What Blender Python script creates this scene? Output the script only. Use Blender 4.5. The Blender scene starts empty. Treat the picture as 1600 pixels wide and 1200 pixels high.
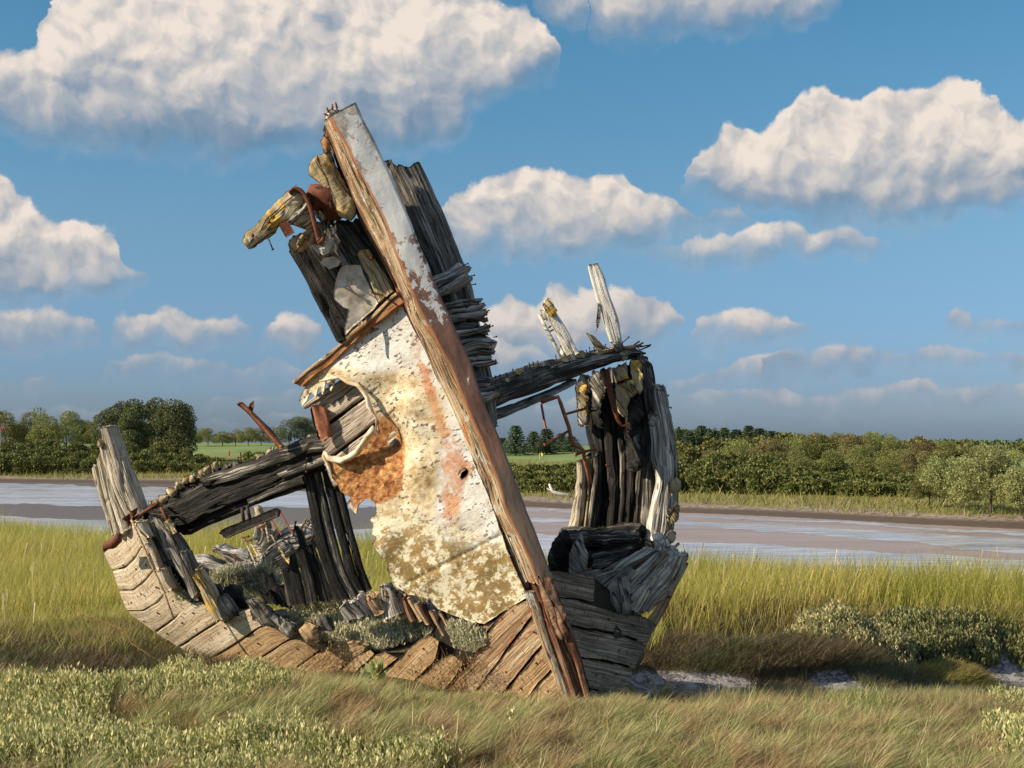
import bpy, math, random
import numpy as np
from mathutils import Vector, geometry
random.seed(3); rng = np.random.default_rng(5)
S = bpy.context.scene; COL = S.collection
F = 2222.0; EYE = 1.6; HZ = 680.0
# ---------------------------------------------------------------- camera
cd = bpy.data.cameras.new("camera"); cam = bpy.data.objects.new("camera", cd); COL.objects.link(cam)
cd.lens = 50.0; cd.sensor_width = 36.0; cd.shift_y = 0.05; cd.clip_end = 8000; cd.clip_start = 0.1
cam.location = (0, 0, EYE); cam.rotation_euler = (math.pi/2, 0, 0); S.camera = cam
# ---------------------------------------------------------------- sun, sky
SUN_EL = math.radians(28); SUN_D = Vector((-0.95, -0.30, 0)).normalized()
SUN_V = Vector((SUN_D.x*math.cos(SUN_EL), SUN_D.y*math.cos(SUN_EL), math.sin(SUN_EL)))
sl = bpy.data.lights.new("sun", 'SUN'); so = bpy.data.objects.new("sun", sl); COL.objects.link(so)
sl.energy = 5.0; sl.angle = math.radians(0.5); sl.color = (1.0, 0.83, 0.60)
so.rotation_euler = SUN_V.to_track_quat('Z', 'Y').to_euler()
S.view_settings.view_transform = 'Standard'; S.view_settings.look = 'None'
S.view_settings.exposure = 0.38; S.view_settings.gamma = 1.0; S.view_settings.use_curve_mapping = False
try:
    S.cycles.max_bounces = 6; S.cycles.diffuse_bounces = 3; S.cycles.glossy_bounces = 3; S.cycles.transparent_max_bounces = 8
except Exception: pass

class NT:
    """small helper that writes node graphs"""
    def __init__(s, tree): s.t = tree; s.L = tree.links
    def n(s, typ, **kw):
        d = s.t.nodes.new(typ)
        for k, v in kw.items(): setattr(d, k, v)
        return d
    def put(s, sock, v):
        if isinstance(v, bpy.types.NodeSocket): s.L.new(v, sock)
        else:
            if isinstance(v, (tuple, list)) and sock.type == 'RGBA' and len(v) == 3: v = (*v, 1)
            sock.default_value = v
    def m(s, op, a, b=0.0, c=0.0, clamp=False):
        d = s.n('ShaderNodeMath', operation=op, use_clamp=clamp)
        for i, v in enumerate((a, b, c)): s.put(d.inputs[i], v)
        return d.outputs[0]
    def v(s, op, a, b=(0, 0, 0)):
        d = s.n('ShaderNodeVectorMath', operation=op); s.put(d.inputs[0], a); s.put(d.inputs[1], b); return d.outputs[0]
    def xyz(s, x, y, z=0.0):
        d = s.n('ShaderNodeCombineXYZ'); s.put(d.inputs[0], x); s.put(d.inputs[1], y); s.put(d.inputs[2], z); return d.outputs[0]
    def sep(s, v): d = s.n('ShaderNodeSeparateXYZ'); s.put(d.inputs[0], v); return d.outputs
    def noise(s, vec, scale=5.0, detail=3.0, rough=0.55, dist=0.0, col=False, dim='3D'):
        d = s.n('ShaderNodeTexNoise', noise_dimensions=dim); s.put(d.inputs['Vector'], vec); d.inputs['Scale'].default_value = scale
        d.inputs['Detail'].default_value = detail; d.inputs['Roughness'].default_value = rough; d.inputs['Distortion'].default_value = dist
        return d.outputs[1 if col else 0]
    def mr(s, v, a, b, c=0.0, d=1.0, smooth=True):
        k = s.n('ShaderNodeMapRange', interpolation_type='SMOOTHSTEP' if smooth else 'LINEAR')
        for i, q in enumerate((v, a, b, c, d)): s.put(k.inputs[i], q)
        return k.outputs[0]
    def mix(s, f, a, b, blend='MIX'):
        k = s.n('ShaderNodeMix', data_type='RGBA', blend_type=blend)
        s.put(k.inputs[0], f); s.put(k.inputs[6], a); s.put(k.inputs[7], b); return k.outputs[2]
    def ramp(s, f, stops):
        k = s.n('ShaderNodeValToRGB'); e = k.color_ramp.elements
        while len(e) < len(stops): e.new(0.5)
        for i, (p, c) in enumerate(stops): e[i].position = p; e[i].color = (*c, 1) if len(c) == 3 else c
        s.put(k.inputs[0], f); return k.outputs[0]
    def attr(s, name, out='Vector'): return s.n('ShaderNodeAttribute', attribute_name=name).outputs[out]
    def curve(s, x, pts):
        k = s.n('ShaderNodeFloatCurve'); c = k.mapping.curves[0]; k.mapping.use_clip = False
        pts = sorted(pts)
        while len(c.points) < len(pts): c.points.new(0.5, 0.5)
        for i, (a, b) in enumerate(pts):
            c.points[i].location = (a, b); c.points[i].handle_type = 'VECTOR'
        k.mapping.update(); s.put(k.inputs[1], x); return k.outputs[0]

W = bpy.data.worlds.new("World"); S.world = W; W.use_nodes = True
w = NT(W.node_tree); W.node_tree.nodes.clear()
sky = w.n('ShaderNodeTexSky', sky_type='NISHITA', sun_disc=False)
sky.sun_elevation = SUN_EL; sky.sun_rotation = math.atan2(SUN_V.x, SUN_V.y); sky.altitude = 0; sky.air_density = 1.0; sky.dust_density = 0.6; sky.ozone_density = 2.0
g = w.n('ShaderNodeTexCoord').outputs['Generated']
gx, gy, gz = w.sep(g)
hyp = w.m('SQRT', w.m('ADD', w.m('MULTIPLY', gx, gx), w.m('MULTIPLY', gy, gy)))
az = w.m('ARCTAN2', gx, gy); tv = w.m('DIVIDE', gz, w.m('MAXIMUM', hyp, 0.05))
X0 = w.m('PINGPONG', w.m('ADD', w.m('MULTIPLY', az, 2315/100), 8.0), 16.0)
Y0 = w.m('SUBTRACT', 6.8, w.m('MULTIPLY', tv, 22.22))
P0 = w.xyz(X0, Y0, 0.0)
tint = w.ramp(w.mr(gz, 0.0, 0.4, smooth=False), [(0.0, (0.36, 0.49, 0.84)), (0.10, (0.37, 0.52, 0.86)), (0.35, (0.49, 0.67, 0.78)), (0.65, (0.42, 0.75, 0.83)), (1.0, (0.31, 0.72, 0.83))])
skyc = w.mix(1.0, sky.outputs[0], tint, 'MULTIPLY')
def row(segs):
    """segs: list of (top contour points, base contour points) in hundredths of the picture's pixels"""
    T = []; B = []
    for tp, bp in segs:
        T += [(tp[0][0]-1, 720)] + tp + [(tp[-1][0]+1, 720)]
        B += [(bp[0][0]-1, -80)] + bp + [(bp[-1][0]+1, -80)]
    f = lambda L: [(max(0, min(1, (x+50)/1700)), (y+100)/900) for x, y in L]
    return f(T), f(B)
ROWS = [
 row([([(-40,500),(-20,492),(60,488),(130,492),(146,530)],[(-40,560),(60,560),(120,550),(146,532)]),
      ([(150,525),(160,495),(200,487),(260,485),(300,496),(350,494),(388,512)],[(150,530),(200,556),(260,560),(330,550),(388,520)]),
      ([(392,512),(430,488),(470,492),(500,520)],[(392,535),(430,570),(470,560),(500,530)]),
      ([(745,480),(790,455),(840,470),(870,450),(920,440),(975,435),(1010,455),(1050,470),(1085,505)],[(745,560),(830,580),(960,570),(1085,530)]),
      ([(1090,510),(1110,485),(1180,478),(1240,492),(1290,520)],[(1090,545),(1180,555),(1290,530)]),
      ([(1472,515),(1490,488),(1525,492),(1570,508),(1640,505)],[(1472,525),(1520,545),(1640,548)])]),
 row([([(-45,596),(-10,604),(20,600),(60,596),(92,615)],[(-45,625),(30,630),(92,620)]),
      ([(300,628),(350,612),(440,610),(500,622)],[(300,640),(400,645),(500,640)]),
      ([(1040,600),(1080,586),(1180,560),(1300,545),(1400,556),(1490,538),(1560,560),(1640,566)],[(1040,625),(1180,610),(1300,595),(1480,585),(1640,590)])]),
 row([([(110,596),(160,560),(230,548),(300,560),(380,575),(430,560),(480,580)],[(110,604),(240,600),(360,606),(480,596)]), ([(640,520),(690,490),(745,495),(800,530),(870,560)],[(640,570),(745,605),(870,590)]), ([(1030,640),(1090,612),(1180,600),(1300,612),(1420,596),(1500,602),(1640,590)],[(1030,652),(1180,650),(1300,660),(1480,648),(1640,640)])]),
 row([([(-45,655),(60,640),(160,645),(200,655)],[(-45,665),(100,668),(200,662)]), ([(300,668),(340,650),(420,640),(500,652)],[(300,676),(420,672),(500,668)]), ([(800,640),(860,622),(940,618),(1010,640)],[(800,660),(900,662),(1010,655)]), ([(1200,570),(1260,548),(1330,540),(1420,548),(1470,570)],[(1200,582),(1330,590),(1470,584)])]),
 row([([(1016,395),(1040,375),(1120,372),(1180,350),(1240,345),(1290,365),(1370,362),(1408,385)],[(1016,400),(1080,420),(1200,425),(1300,420),(1408,395)])]),
 row([([(-45,310),(-10,295),(30,320),(60,350),(120,355),(172,378),(195,420),(225,440)],[(-45,495),(60,495),(140,475),(200,460),(225,448)]),
      ([(690,360),(700,315),(735,275),(790,262),(860,255),(900,272),(985,268),(1010,290),(1060,310),(1100,335),(1170,315),(1200,350)],[(690,380),(720,405),(860,408),(960,405),(1060,385),(1200,365)])]),
 row([([(-45,70),(10,110),(55,95),(75,20),(110,-60),(300,-80),(700,-80),(780,0),(830,15),(862,50),(878,90)],[(-45,215),(30,250),(90,262),(200,256),(330,272),(500,240),(600,252),(700,232),(755,180),(878,105)]),
      ([(925,-60),(1000,-80),(1250,-80),(1320,-20),(1340,20)],[(925,40),(960,75),(1050,65),(1200,70),(1280,50),(1340,25)])]),
 row([([(835,-40),(860,-80),(900,-80),(930,-50)],[(835,10),(870,45),(900,60),(930,40)]),
      ([(1075,290),(1095,240),(1150,195),(1195,205),(1262,155),(1300,140),(1350,165),(1400,150),(1440,160),(1490,133),(1530,140),(1560,190),(1600,215),(1645,210)],[(1075,300),(1120,325),(1200,345),(1300,365),(1450,375),(1645,350)])]),
]
def cloud_fields(P, full=True):
    Bn = w.n('ShaderNodeTexVoronoi', feature='SMOOTH_F1', voronoi_dimensions='2D'); w.put(Bn.inputs['Vector'], P); Bn.inputs['Scale'].default_value = 1.7
    Bn.inputs['Smoothness'].default_value = 0.35; Bn.inputs['Detail'].default_value = 2.5; Bn.inputs['Roughness'].default_value = 0.42; Bn.inputs['Lacunarity'].default_value = 2.2
    bil = w.m('SUBTRACT', 1.0, Bn.outputs['Distance'])
    nz = w.noise(P, 0.8, 4, 0.55, dim='2D')
    return bil, nz
warp = w.v('SUBTRACT', w.noise(P0, 1.1, 5, 0.55, col=True, dim='2D'), (0.5, 0.5, 0.5))
P1 = w.v('ADD', P0, w.v('MULTIPLY', warp, (0.75, 0.5, 0)))
Pb = w.v('ADD', P0, w.v('MULTIPLY', warp, (0.5, 0.5, 0)))
bil, nz = cloud_fields(Pb)
bil2, nz2 = cloud_fields(w.v('ADD', Pb, (-0.12, -0.16, 0)))
relief = w.m('ADD', w.m('MULTIPLY', w.m('SUBTRACT', bil, bil2), 0.62), w.m('MULTIPLY', w.m('SUBTRACT', nz, nz2), 2.8))
px_, py_, _ = w.sep(P1)
xn = w.m('DIVIDE', w.m('ADD', px_, 0.5), 17.0, clamp=True)
A = 0.0; TT = 0.5
for t_, b_ in ROWS:
    Tc = w.m('SUBTRACT', w.m('MULTIPLY', w.curve(xn, t_), 9.0), 1.0)
    Bc = w.m('SUBTRACT', w.m('MULTIPLY', w.curve(xn, b_), 9.0), 1.0)
    up = w.m('DIVIDE', w.m('SUBTRACT', py_, Tc), 0.12)
    dn = w.m('DIVIDE', w.m('SUBTRACT', w.m('ADD', Bc, 0.14), py_), 0.62)
    f = w.m('SMOOTH_MIN', w.m('ADD', up, w.m('MULTIPLY', w.m('SUBTRACT', bil, 0.36), 1.1)), w.m('ADD', dn, w.m('MULTIPLY', w.m('SUBTRACT', bil, 0.36), 0.45)), 0.3)
    a = w.mr(f, 0.0, 1.15)
    rel = w.m('SUBTRACT', 1.0, w.m('DIVIDE', w.m('SUBTRACT', Bc, py_), w.m('ADD', w.m('MULTIPLY', w.m('SUBTRACT', Bc, Tc), 0.50), 0.35)), clamp=True)
    TT = w.mix(w.mr(a, 0.0, 0.6), w.xyz(TT, TT, TT) if isinstance(TT, float) else TT, rel)
    A = w.m('MAXIMUM', A, a)
TT = w.sep(TT)[0]
lit = w.m('ADD', w.m('SUBTRACT', 0.88, w.m('MULTIPLY', w.m('POWER', TT, 1.2), 0.88)), w.m('MULTIPLY', relief, w.m('SUBTRACT', 0.62, w.m('MULTIPLY', TT, 0.35))), clamp=True)
ccol = w.ramp(lit, [(0.0, (0.15, 0.25, 0.36)), (0.25, (0.24, 0.32, 0.42)), (0.5, (0.41, 0.44, 0.485)), (0.75, (0.62, 0.585, 0.56)), (1.0, (0.84, 0.74, 0.66))])
low = w.mr(gz, 0.0, 0.16)
ccol = w.mix(w.m('MULTIPLY', w.m('SUBTRACT', 1.0, low), 0.5), ccol, (0.30, 0.33, 0.39))
over = w.m('MULTIPLY', w.mr(w.noise(w.v('MULTIPLY', g, (2.2, 2.2, 4.0)), 1.0, 3, 0.5), 0.42, 0.56), w.mr(gz, 0.36, 0.5)); A = w.m('MAXIMUM', A, over)  # unseen clouds overhead, added to make the blue ambient more neutral
A = w.m('MULTIPLY', A, w.mr(gz, -0.01, 0.06, 0.55, 1.0))
b1 = w.n('ShaderNodeBackground'); w.put(b1.inputs[0], skyc); b1.inputs[1].default_value = 0.104
b2 = w.n('ShaderNodeBackground'); w.put(b2.inputs[0], ccol); b2.inputs[1].default_value = 0.79
ms = w.n('ShaderNodeMixShader'); w.put(ms.inputs[0], A); w.L.new(b1.outputs[0], ms.inputs[1]); w.L.new(b2.outputs[0], ms.inputs[2])
wo = w.n('ShaderNodeOutputWorld'); w.L.new(ms.outputs[0], wo.inputs[0])
W.cycles.sampling_method = 'MANUAL'; W.cycles.sample_map_resolution = 512
# ---------------------------------------------------------------- noise and geometry helpers
def _h(x, y, z, s):
    n = (x.astype(np.int64)*374761393 + y.astype(np.int64)*668265263 + z.astype(np.int64)*2147483647 + s*974634777) & 0xFFFFFFFF
    n = ((n ^ (n >> 13))*1274126177) & 0xFFFFFFFF
    n = ((n ^ (n >> 16))*2246822519) & 0xFFFFFFFF
    return ((n ^ (n >> 15)) & 0xFFFFFF)/float(0xFFFFFF)*2-1
def vnoise(p, s=0):
    p = np.asarray(p, float); i = np.floor(p); f = p-i; f = f*f*(3-2*f); i = i.astype(np.int64)
    x, y, z = i[..., 0], i[..., 1], i[..., 2]; r = 0
    for a in (0, 1):
        for b in (0, 1):
            for c in (0, 1):
                wt = (f[..., 0] if a else 1-f[..., 0])*(f[..., 1] if b else 1-f[..., 1])*(f[..., 2] if c else 1-f[..., 2])
                r = r + wt*_h(x+a, y+b, z+c, s)
    return r
def fbm(p, s=0, o=3):
    r = 0; a = 1; p = np.asarray(p, float)
    for k in range(o): r = r+a*vnoise(p*(2**k)+k*17.3, s+k); a *= 0.5
    return r/1.6
def P(px, py, Y): return np.array([(px-800)/F*Y, Y, EYE-(py-HZ)/F*Y])
def Pa(a):
    a = np.asarray(a, float); Y = a[..., 2]
    return np.stack([(a[..., 0]-800)/F*Y, Y, EYE-(a[..., 1]-HZ)/F*Y], -1)
def mesh_np(name, V, faces, m=None, smooth=True, attrs=None):
    """V (n,3), faces: list of int arrays (k, 3) or (k, 4)"""
    me = bpy.data.meshes.new(name); V = np.asarray(V, np.float32)
    me.vertices.add(len(V)); me.vertices.foreach_set('co', V.ravel())
    faces = [f for f in faces if len(f)]
    idx = np.concatenate([f.ravel() for f in faces]).astype(np.int32)
    sizes = np.concatenate([np.full(len(f), f.shape[1]) for f in faces]); st = np.concatenate([[0], np.cumsum(sizes)[:-1]]).astype(np.int32)
    me.loops.add(len(idx)); me.loops.foreach_set('vertex_index', idx)
    me.polygons.add(len(st)); me.polygons.foreach_set('loop_start', st)
    if smooth: me.polygons.foreach_set('use_smooth', np.ones(len(st), bool))
    for k, a in (attrs or {}).items():
        a = np.asarray(a, np.float32)
        if a.ndim == 1: me.attributes.new(k, 'FLOAT', 'POINT').data.foreach_set('value', a)
        else: me.attributes.new(k, 'FLOAT_VECTOR', 'POINT').data.foreach_set('vector', a.ravel())
    me.update(calc_edges=True); me.validate()
    if m: me.materials.append(m)
    return me
def link(name, me, parent=None, label=None, cat=None, group=None, kind=None):
    o = bpy.data.objects.new(name, me); COL.objects.link(o)
    if parent is not None: o.parent = parent
    if label: o['label'] = label
    if cat: o['category'] = cat
    if group: o['group'] = group
    if kind: o['kind'] = kind
    return o
def normals(me):
    n = np.empty(len(me.vertices)*3, np.float32); me.vertex_normals.foreach_get('vector', n); return n.reshape(-1, 3)
def setco(me, V): me.vertices.foreach_set('co', np.asarray(V, np.float32).ravel()); me.update()

ROOT = np.array([0.45, 8.7, 0.0])           # base of the wreck; every part's mesh is written relative to it
SEED = [0]
def cat_rs(A, n, t=None):
    """resample stations A (S,K,3) at parameters t (n,K)"""
    S_ = len(A); B = np.concatenate([[2*A[0]-A[1]], A, [2*A[-1]-A[-2]]]) if S_ > 1 else A
    d = np.r_[0, np.cumsum(np.linalg.norm(np.diff(A.mean(1), axis=0), axis=1))]; d /= d[-1]
    u = np.interp(t, d, np.arange(S_)); i = np.clip(np.floor(u).astype(int), 0, S_-2); f = (u-i)[..., None]
    K = np.arange(A.shape[1])[None, :]
    p0, p1, p2, p3 = B[i, K], B[i+1, K], B[i+2, K], B[i+3, K]
    return 0.5*((2*p1)+(-p0+p2)*f+(2*p0-5*p1+4*p2-p3)*f*f+(-p0+3*p1-3*p2+p3)*f**3)
def strip(name, st, thick, m, parent, amp=0.005, rag=(0.02, 0.02), res=0.010, tv=None, crack=0.008, edge=0.010, attrs=None, label=None, back=0.0, fl=2.5, fw=22, wob=0.006, step=0.0, octv=4):
    """a timber or plate lofted through stations, each a row of (px, py, distance) across its face; real thickness behind"""
    SEED[0] += 1; sd = SEED[0]; off = np.array([sd*3.17 % 50, sd*1.31 % 50, sd*7.7 % 50])
    A = Pa(st); K = A.shape[1]
    L = np.linalg.norm(np.diff(A.mean(1), axis=0), axis=1).sum(); Wd = np.linalg.norm(np.diff(A, axis=1), axis=2).sum(1).max()
    nw = int(max(4, min(80, Wd/res)))+1; nl = int(max(4, min(300, L/(res*1.5))))+1; nd = int(max(2, min(9, thick/(res*1.6))))+1
    kk = np.linspace(0, K-1, nw); i0 = np.clip(np.floor(kk).astype(int), 0, K-2); ff = (kk-i0)[None, :, None]
    # across first, so every column has its own ragged ends
    Ac = A[:, i0]*(1-ff)+A[:, i0+1]*ff
    jx = np.arange(nw)/(nw-1)*Wd
    def e(q, s):
        z = np.stack([jx*18+off[0], np.zeros(nw)+s*9.1, np.zeros(nw)+off[1]], -1)
        r = np.clip(0.5+0.9*vnoise(z, sd)+0.4*vnoise(z*3, sd+5), 0, 1.3)
        if step: r = 0.5*r+np.floor(3*np.clip(0.5+vnoise(z*0.35, sd+9), 0, 1))*step
        return q*r/L
    t0, t1 = e(rag[0], 1), 1-e(rag[1], 2)
    tt = t0[None]+np.linspace(0, 1, nl)[:, None]*(t1-t0)[None]
    G = cat_rs(Ac, nl, tt)
    if tv is None:
        n_ = np.cross(G[-1, nw//2]-G[0, nw//2], G[nl//2, -1]-G[nl//2, 0]); n_ /= np.linalg.norm(n_)+1e-9
        if n_[1] < 0: n_ = -n_
        n_ = n_*0.75+np.array([0, 0.25, 0]); tv = n_/np.linalg.norm(n_)
    tv = np.asarray(tv, float)
    lat = G[:, :, None, :]+tv*(np.linspace(0, thick, nd)[None, None, :, None]+back)
    # worn arrises
    ce = np.minimum(np.arange(nw), nw-1-np.arange(nw))*Wd/(nw-1); wj = np.clip(1-ce/max(edge, 1e-6), 0, 1)**2
    dz = np.minimum(np.arange(nd), nd-1-np.arange(nd))
    lat = lat+tv*(wj[None, :, None, None]*edge*0.7)*(np.arange(nd) == 0)[None, None, :, None]
    I, J, D = np.meshgrid(np.arange(nl), np.arange(nw), np.arange(nd), indexing='ij')
    surf = (I == 0) | (I == nl-1) | (J == 0) | (J == nw-1) | (D == 0) | (D == nd-1)
    idm = -np.ones(surf.shape, int); idm[surf] = np.arange(surf.sum()); V = lat[surf]
    fs = []
    def quad(M, flip):
        q = np.stack([M[:-1, :-1], M[1:, :-1], M[1:, 1:], M[:-1, 1:]], -1).reshape(-1, 4)
        fs.append(q[:, ::-1] if flip else q)
    quad(idm[:, :, 0], 0); quad(idm[:, :, -1], 1); quad(idm[:, 0, :], 1); quad(idm[:, -1, :], 0); quad(idm[0], 1); quad(idm[-1], 0)
    gl = (I/(nl-1)*L)[surf]; gw = (J/(nw-1)*Wd)[surf]; gd = (D/(nd-1)*thick)[surf]
    gr = np.stack([gl, gw, gd], -1)+off
    at = {'gr': gr, 'tl': (tt[:, :, None]*np.ones(nd))[surf], 'tw': (J/(nw-1))[surf]}
    me = mesh_np(name, V-ROOT, fs, m, True, at)
    N = normals(me)
    mid = lat[nl//2, nw//2, nd//2]-lat[nl//2, nw//2, 0]
    if (N[idm[nl//2, nw//2, 0]]@mid) > 0: me.flip_normals(); N = -N
    g2 = gr*np.array([fl, fw, fw]); d = amp*fbm(g2, sd, 4)
    rg = np.abs(vnoise(gr*np.array([fl*0.8, fw*1.15, fw*1.15])+5, sd+40)); d -= crack*np.clip(1-rg/0.10, 0, 1)
    rg = np.abs(vnoise(gr*np.array([fl*0.5, fw*0.5, fw*0.5])+9, sd+41)); d -= crack*1.4*np.clip(1-rg/0.05, 0, 1)
    wv = np.stack([vnoise(V*7+3.1*k, sd+60+k) for k in range(3)], -1)*wob
    setco(me, V-ROOT+N*d[:, None]+wv)
    return link(name, me, parent, label)
def resample_poly(pts, stp, jit=0.0, sd=0, closed=True):
    pts = [np.array(p, float) for p in pts]; out = []
    for i in range(len(pts) if closed else len(pts)-1):
        a, b = pts[i], pts[(i+1) % len(pts)]; n = max(1, int(np.linalg.norm(b-a)/stp))
        for k in range(n): out.append(a+(b-a)*k/n)
    out = np.array(out)
    if jit:
        z = np.concatenate([out*0.11, np.full((len(out), 1), sd*3.3)], 1); z2 = z*[3, 3, 1]
        out = out+jit*np.stack([vnoise(z, sd)+.6*vnoise(z2, sd+2), vnoise(z, sd+1)+.6*vnoise(z2, sd+3)], -1)
    return out
def edge_dist(q, poly):
    a = poly; b = np.roll(poly, -1, 0); d = np.full(len(q), 1e9)
    for i in range(len(a)):
        ab = b[i]-a[i]; t = np.clip(((q-a[i])@ab)/(ab@ab+1e-9), 0, 1); d = np.minimum(d, np.linalg.norm(q-(a[i]+t[:, None]*ab), axis=1))
    return d
def inside(q, poly):
    x, y = q[:, 0], q[:, 1]; r = np.zeros(len(q), bool); n = len(poly)
    for i in range(n):
        x1, y1 = poly[i]; x2, y2 = poly[(i+1) % n]
        c = (y1 > y) != (y2 > y); r ^= c & (x < (x2-x1)*(y-y1)/(y2-y1+1e-12)+x1)
    return r
def sheet(name, pts, Yf, thick, m, parent, stp=4.0, jit=1.2, amp=0.004, bulge=0.0, bw=12, grain=(1, 0), fl=3, fw=20, crack=0.0, disp=None, attrs=None, tv=(0, 1, 0), label=None, holes=(), wob=0.004, project=None, iso=1.0):
    """a panel, slab or lump with a traced outline, its own distance (Yf) and thickness"""
    SEED[0] += 1; sd = SEED[0]; off = np.array([sd*3.17 % 50, sd*1.31 % 50, sd*7.7 % 50])
    poly = resample_poly(pts, stp, jit, sd); loops_ = [poly]+[resample_poly(h, stp, jit, sd+7) for h in holes]
    lo, hi = poly.min(0), poly.max(0)
    gx_, gy_ = np.meshgrid(np.arange(lo[0], hi[0], stp), np.arange(lo[1], hi[1], stp*0.87)); gx_[1::2] += stp/2
    q = np.stack([gx_.ravel(), gy_.ravel()], -1); q = q+(np.random.default_rng(sd).random(q.shape)-.5)*stp*0.3
    q = q[inside(q, poly)]
    if len(q): q = q[edge_dist(q, poly) > stp*0.45]
    for h in loops_[1:]: q = q[~inside(q, h)]; q = q[edge_dist(q, h) > stp*0.45]
    vs = np.concatenate(loops_+[q]); ed = []; s0 = 0
    for l in loops_: n = len(l); ed += [(s0+i, s0+(i+1) % n) for i in range(n)]; s0 += n
    r = geometry.delaunay_2d_cdt([Vector(v) for v in vs], ed, [], 0, 1e-4)
    v2 = np.array([tuple(v) for v in r[0]]); f2 = np.array([f for f in r[2]], int)
    c = v2[f2].mean(1); keep = inside(c, poly)
    for h in loops_[1:]: keep &= ~inside(c, h)
    f2 = f2[keep]
    ar = np.cross(v2[f2[:, 1]]-v2[f2[:, 0]], v2[f2[:, 2]]-v2[f2[:, 0]]); f2[ar < 0] = f2[ar < 0][:, ::-1]
    dist = edge_dist(v2, poly)
    for h in loops_[1:]: dist = np.minimum(dist, edge_dist(v2, h))
    Y = Yf(v2[:, 0], v2[:, 1]) if callable(Yf) else np.full(len(v2), float(Yf))
    base = Pa(np.column_stack([v2, Y])) if project is None else project(v2)
    tv = np.array(tv, float); tv /= np.linalg.norm(tv); sc = float(np.mean(Y))/F
    prof = np.sqrt(np.clip(1-(1-np.clip(dist/bw, 0, 1))**2, 0, 1))
    ga = np.array(grain, float); ga /= np.linalg.norm(ga); gp = np.array([-ga[1], ga[0]])
    gr = np.stack([v2@ga*sc, v2@gp*sc, np.zeros(len(v2))], -1)+off
    d = amp*fbm(gr*np.array([fl, fw, fw]), sd, 3)*prof
    if crack:
        rg = np.abs(vnoise(gr*np.array([fl*0.8, fw*1.1, fw])+5, sd+40)); d -= crack*np.clip(1-rg/0.12, 0, 1)*prof
    if disp is not None: d = d+disp(v2[:, 0], v2[:, 1])
    front = base-tv*(bulge*prof+d)[:, None]
    bd = base+tv*(thick if thick > 0.03 or bulge else thick)
    if disp is not None or not bulge: bd = bd-tv*d[:, None]
    else: bd = base+tv*(thick*0.4+thick*0.6*prof)[:, None]
    n = len(v2)
    bmask = {}
    for f in f2:
        for a, b in ((f[0], f[1]), (f[1], f[2]), (f[2], f[0])): bmask[(a, b)] = 1
    be = np.array([k for k in bmask if (k[1], k[0]) not in bmask])
    side = np.stack([be[:, 1], be[:, 0], be[:, 0]+n, be[:, 1]+n], -1)
    V = np.concatenate([front, bd]); g3 = np.concatenate([gr, gr+[0, 0, thick]])*np.array([1, iso, iso])
    at = {'gr': g3}
    for k, fn in (attrs or {}).items(): a_ = fn(v2[:, 0], v2[:, 1]); at[k] = np.concatenate([a_, a_])
    # picture-row direction runs down, so a counter-clockwise outline there faces away: flip the front
    me = mesh_np(name, V-ROOT*(parent is not None), [f2[:, ::-1] if project is None else f2[:, ::-1], f2+n, side[:, ::-1] if False else side], m, True, at)
    N = normals(me); mf = N[:n][np.argmin(np.abs(dist-dist.max()))]
    if mf@tv > 0: me.flip_normals()
    if wob: setco(me, V-ROOT*(parent is not None)+np.stack([vnoise(V*9+3.1*k, sd+60+k) for k in range(3)], -1)*wob)
    return link(name, me, parent, label)
def tube(name, pts, r, m, parent, head=0.0, n=7, rel=True, label=None, rough=0.0):
    """a rod, nail, strap or pipe through 3-D points; r may be one radius or one for each point"""
    SEED[0] += 1
    pts = np.array(pts, float); rr = np.full(len(pts), r) if np.isscalar(r) else np.array(r, float)
    if head:
        d = pts[-1]-pts[-2]; d /= np.linalg.norm(d)
        pts = np.concatenate([pts, [pts[-1]+d*0.0005, pts[-1]+d*head*0.6]]); rr = np.r_[rr, head, head*0.85]
    V = []; fr = None
    for i, p in enumerate(pts):
        t = pts[min(i+1, len(pts)-1)]-pts[max(i-1, 0)]; t = t/(np.linalg.norm(t)+1e-12)
        if fr is None: fr = np.cross(t, [0.3, 0.2, 1]) if abs(t[2]) < 0.9 else np.cross(t, [1, 0, 0])
        fr = fr-t*(fr@t); fr /= np.linalg.norm(fr); bn = np.cross(t, fr)
        a = np.arange(n)/n*2*math.pi; V.append(p+rr[i]*(np.cos(a)[:, None]*fr+np.sin(a)[:, None]*bn))
    V = np.concatenate(V); k = len(pts); q = []
    for i in range(k-1):
        for j in range(n): q.append((i*n+j, i*n+(j+1) % n, (i+1)*n+(j+1) % n, (i+1)*n+j))
    V = np.concatenate([V, [pts[0], pts[-1]]]); t3 = [(k*n, (j+1) % n, j) for j in range(n)]+[(k*n+1, (k-1)*n+j, (k-1)*n+(j+1) % n) for j in range(n)]
    if rough: V = V+np.stack([fbm(V*40, SEED[0]+i, 2) for i in range(3)], -1)*rough
    me = mesh_np(name, V-(ROOT if rel else 0), [np.array(q), np.array(t3)], m, True, {'gr': V*1.0})
    return link(name, me, parent, label)
def tubep(name, ppts, r, m, parent, **k): return tube(name, [P(*p) for p in ppts], r, m, parent, **k)

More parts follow.
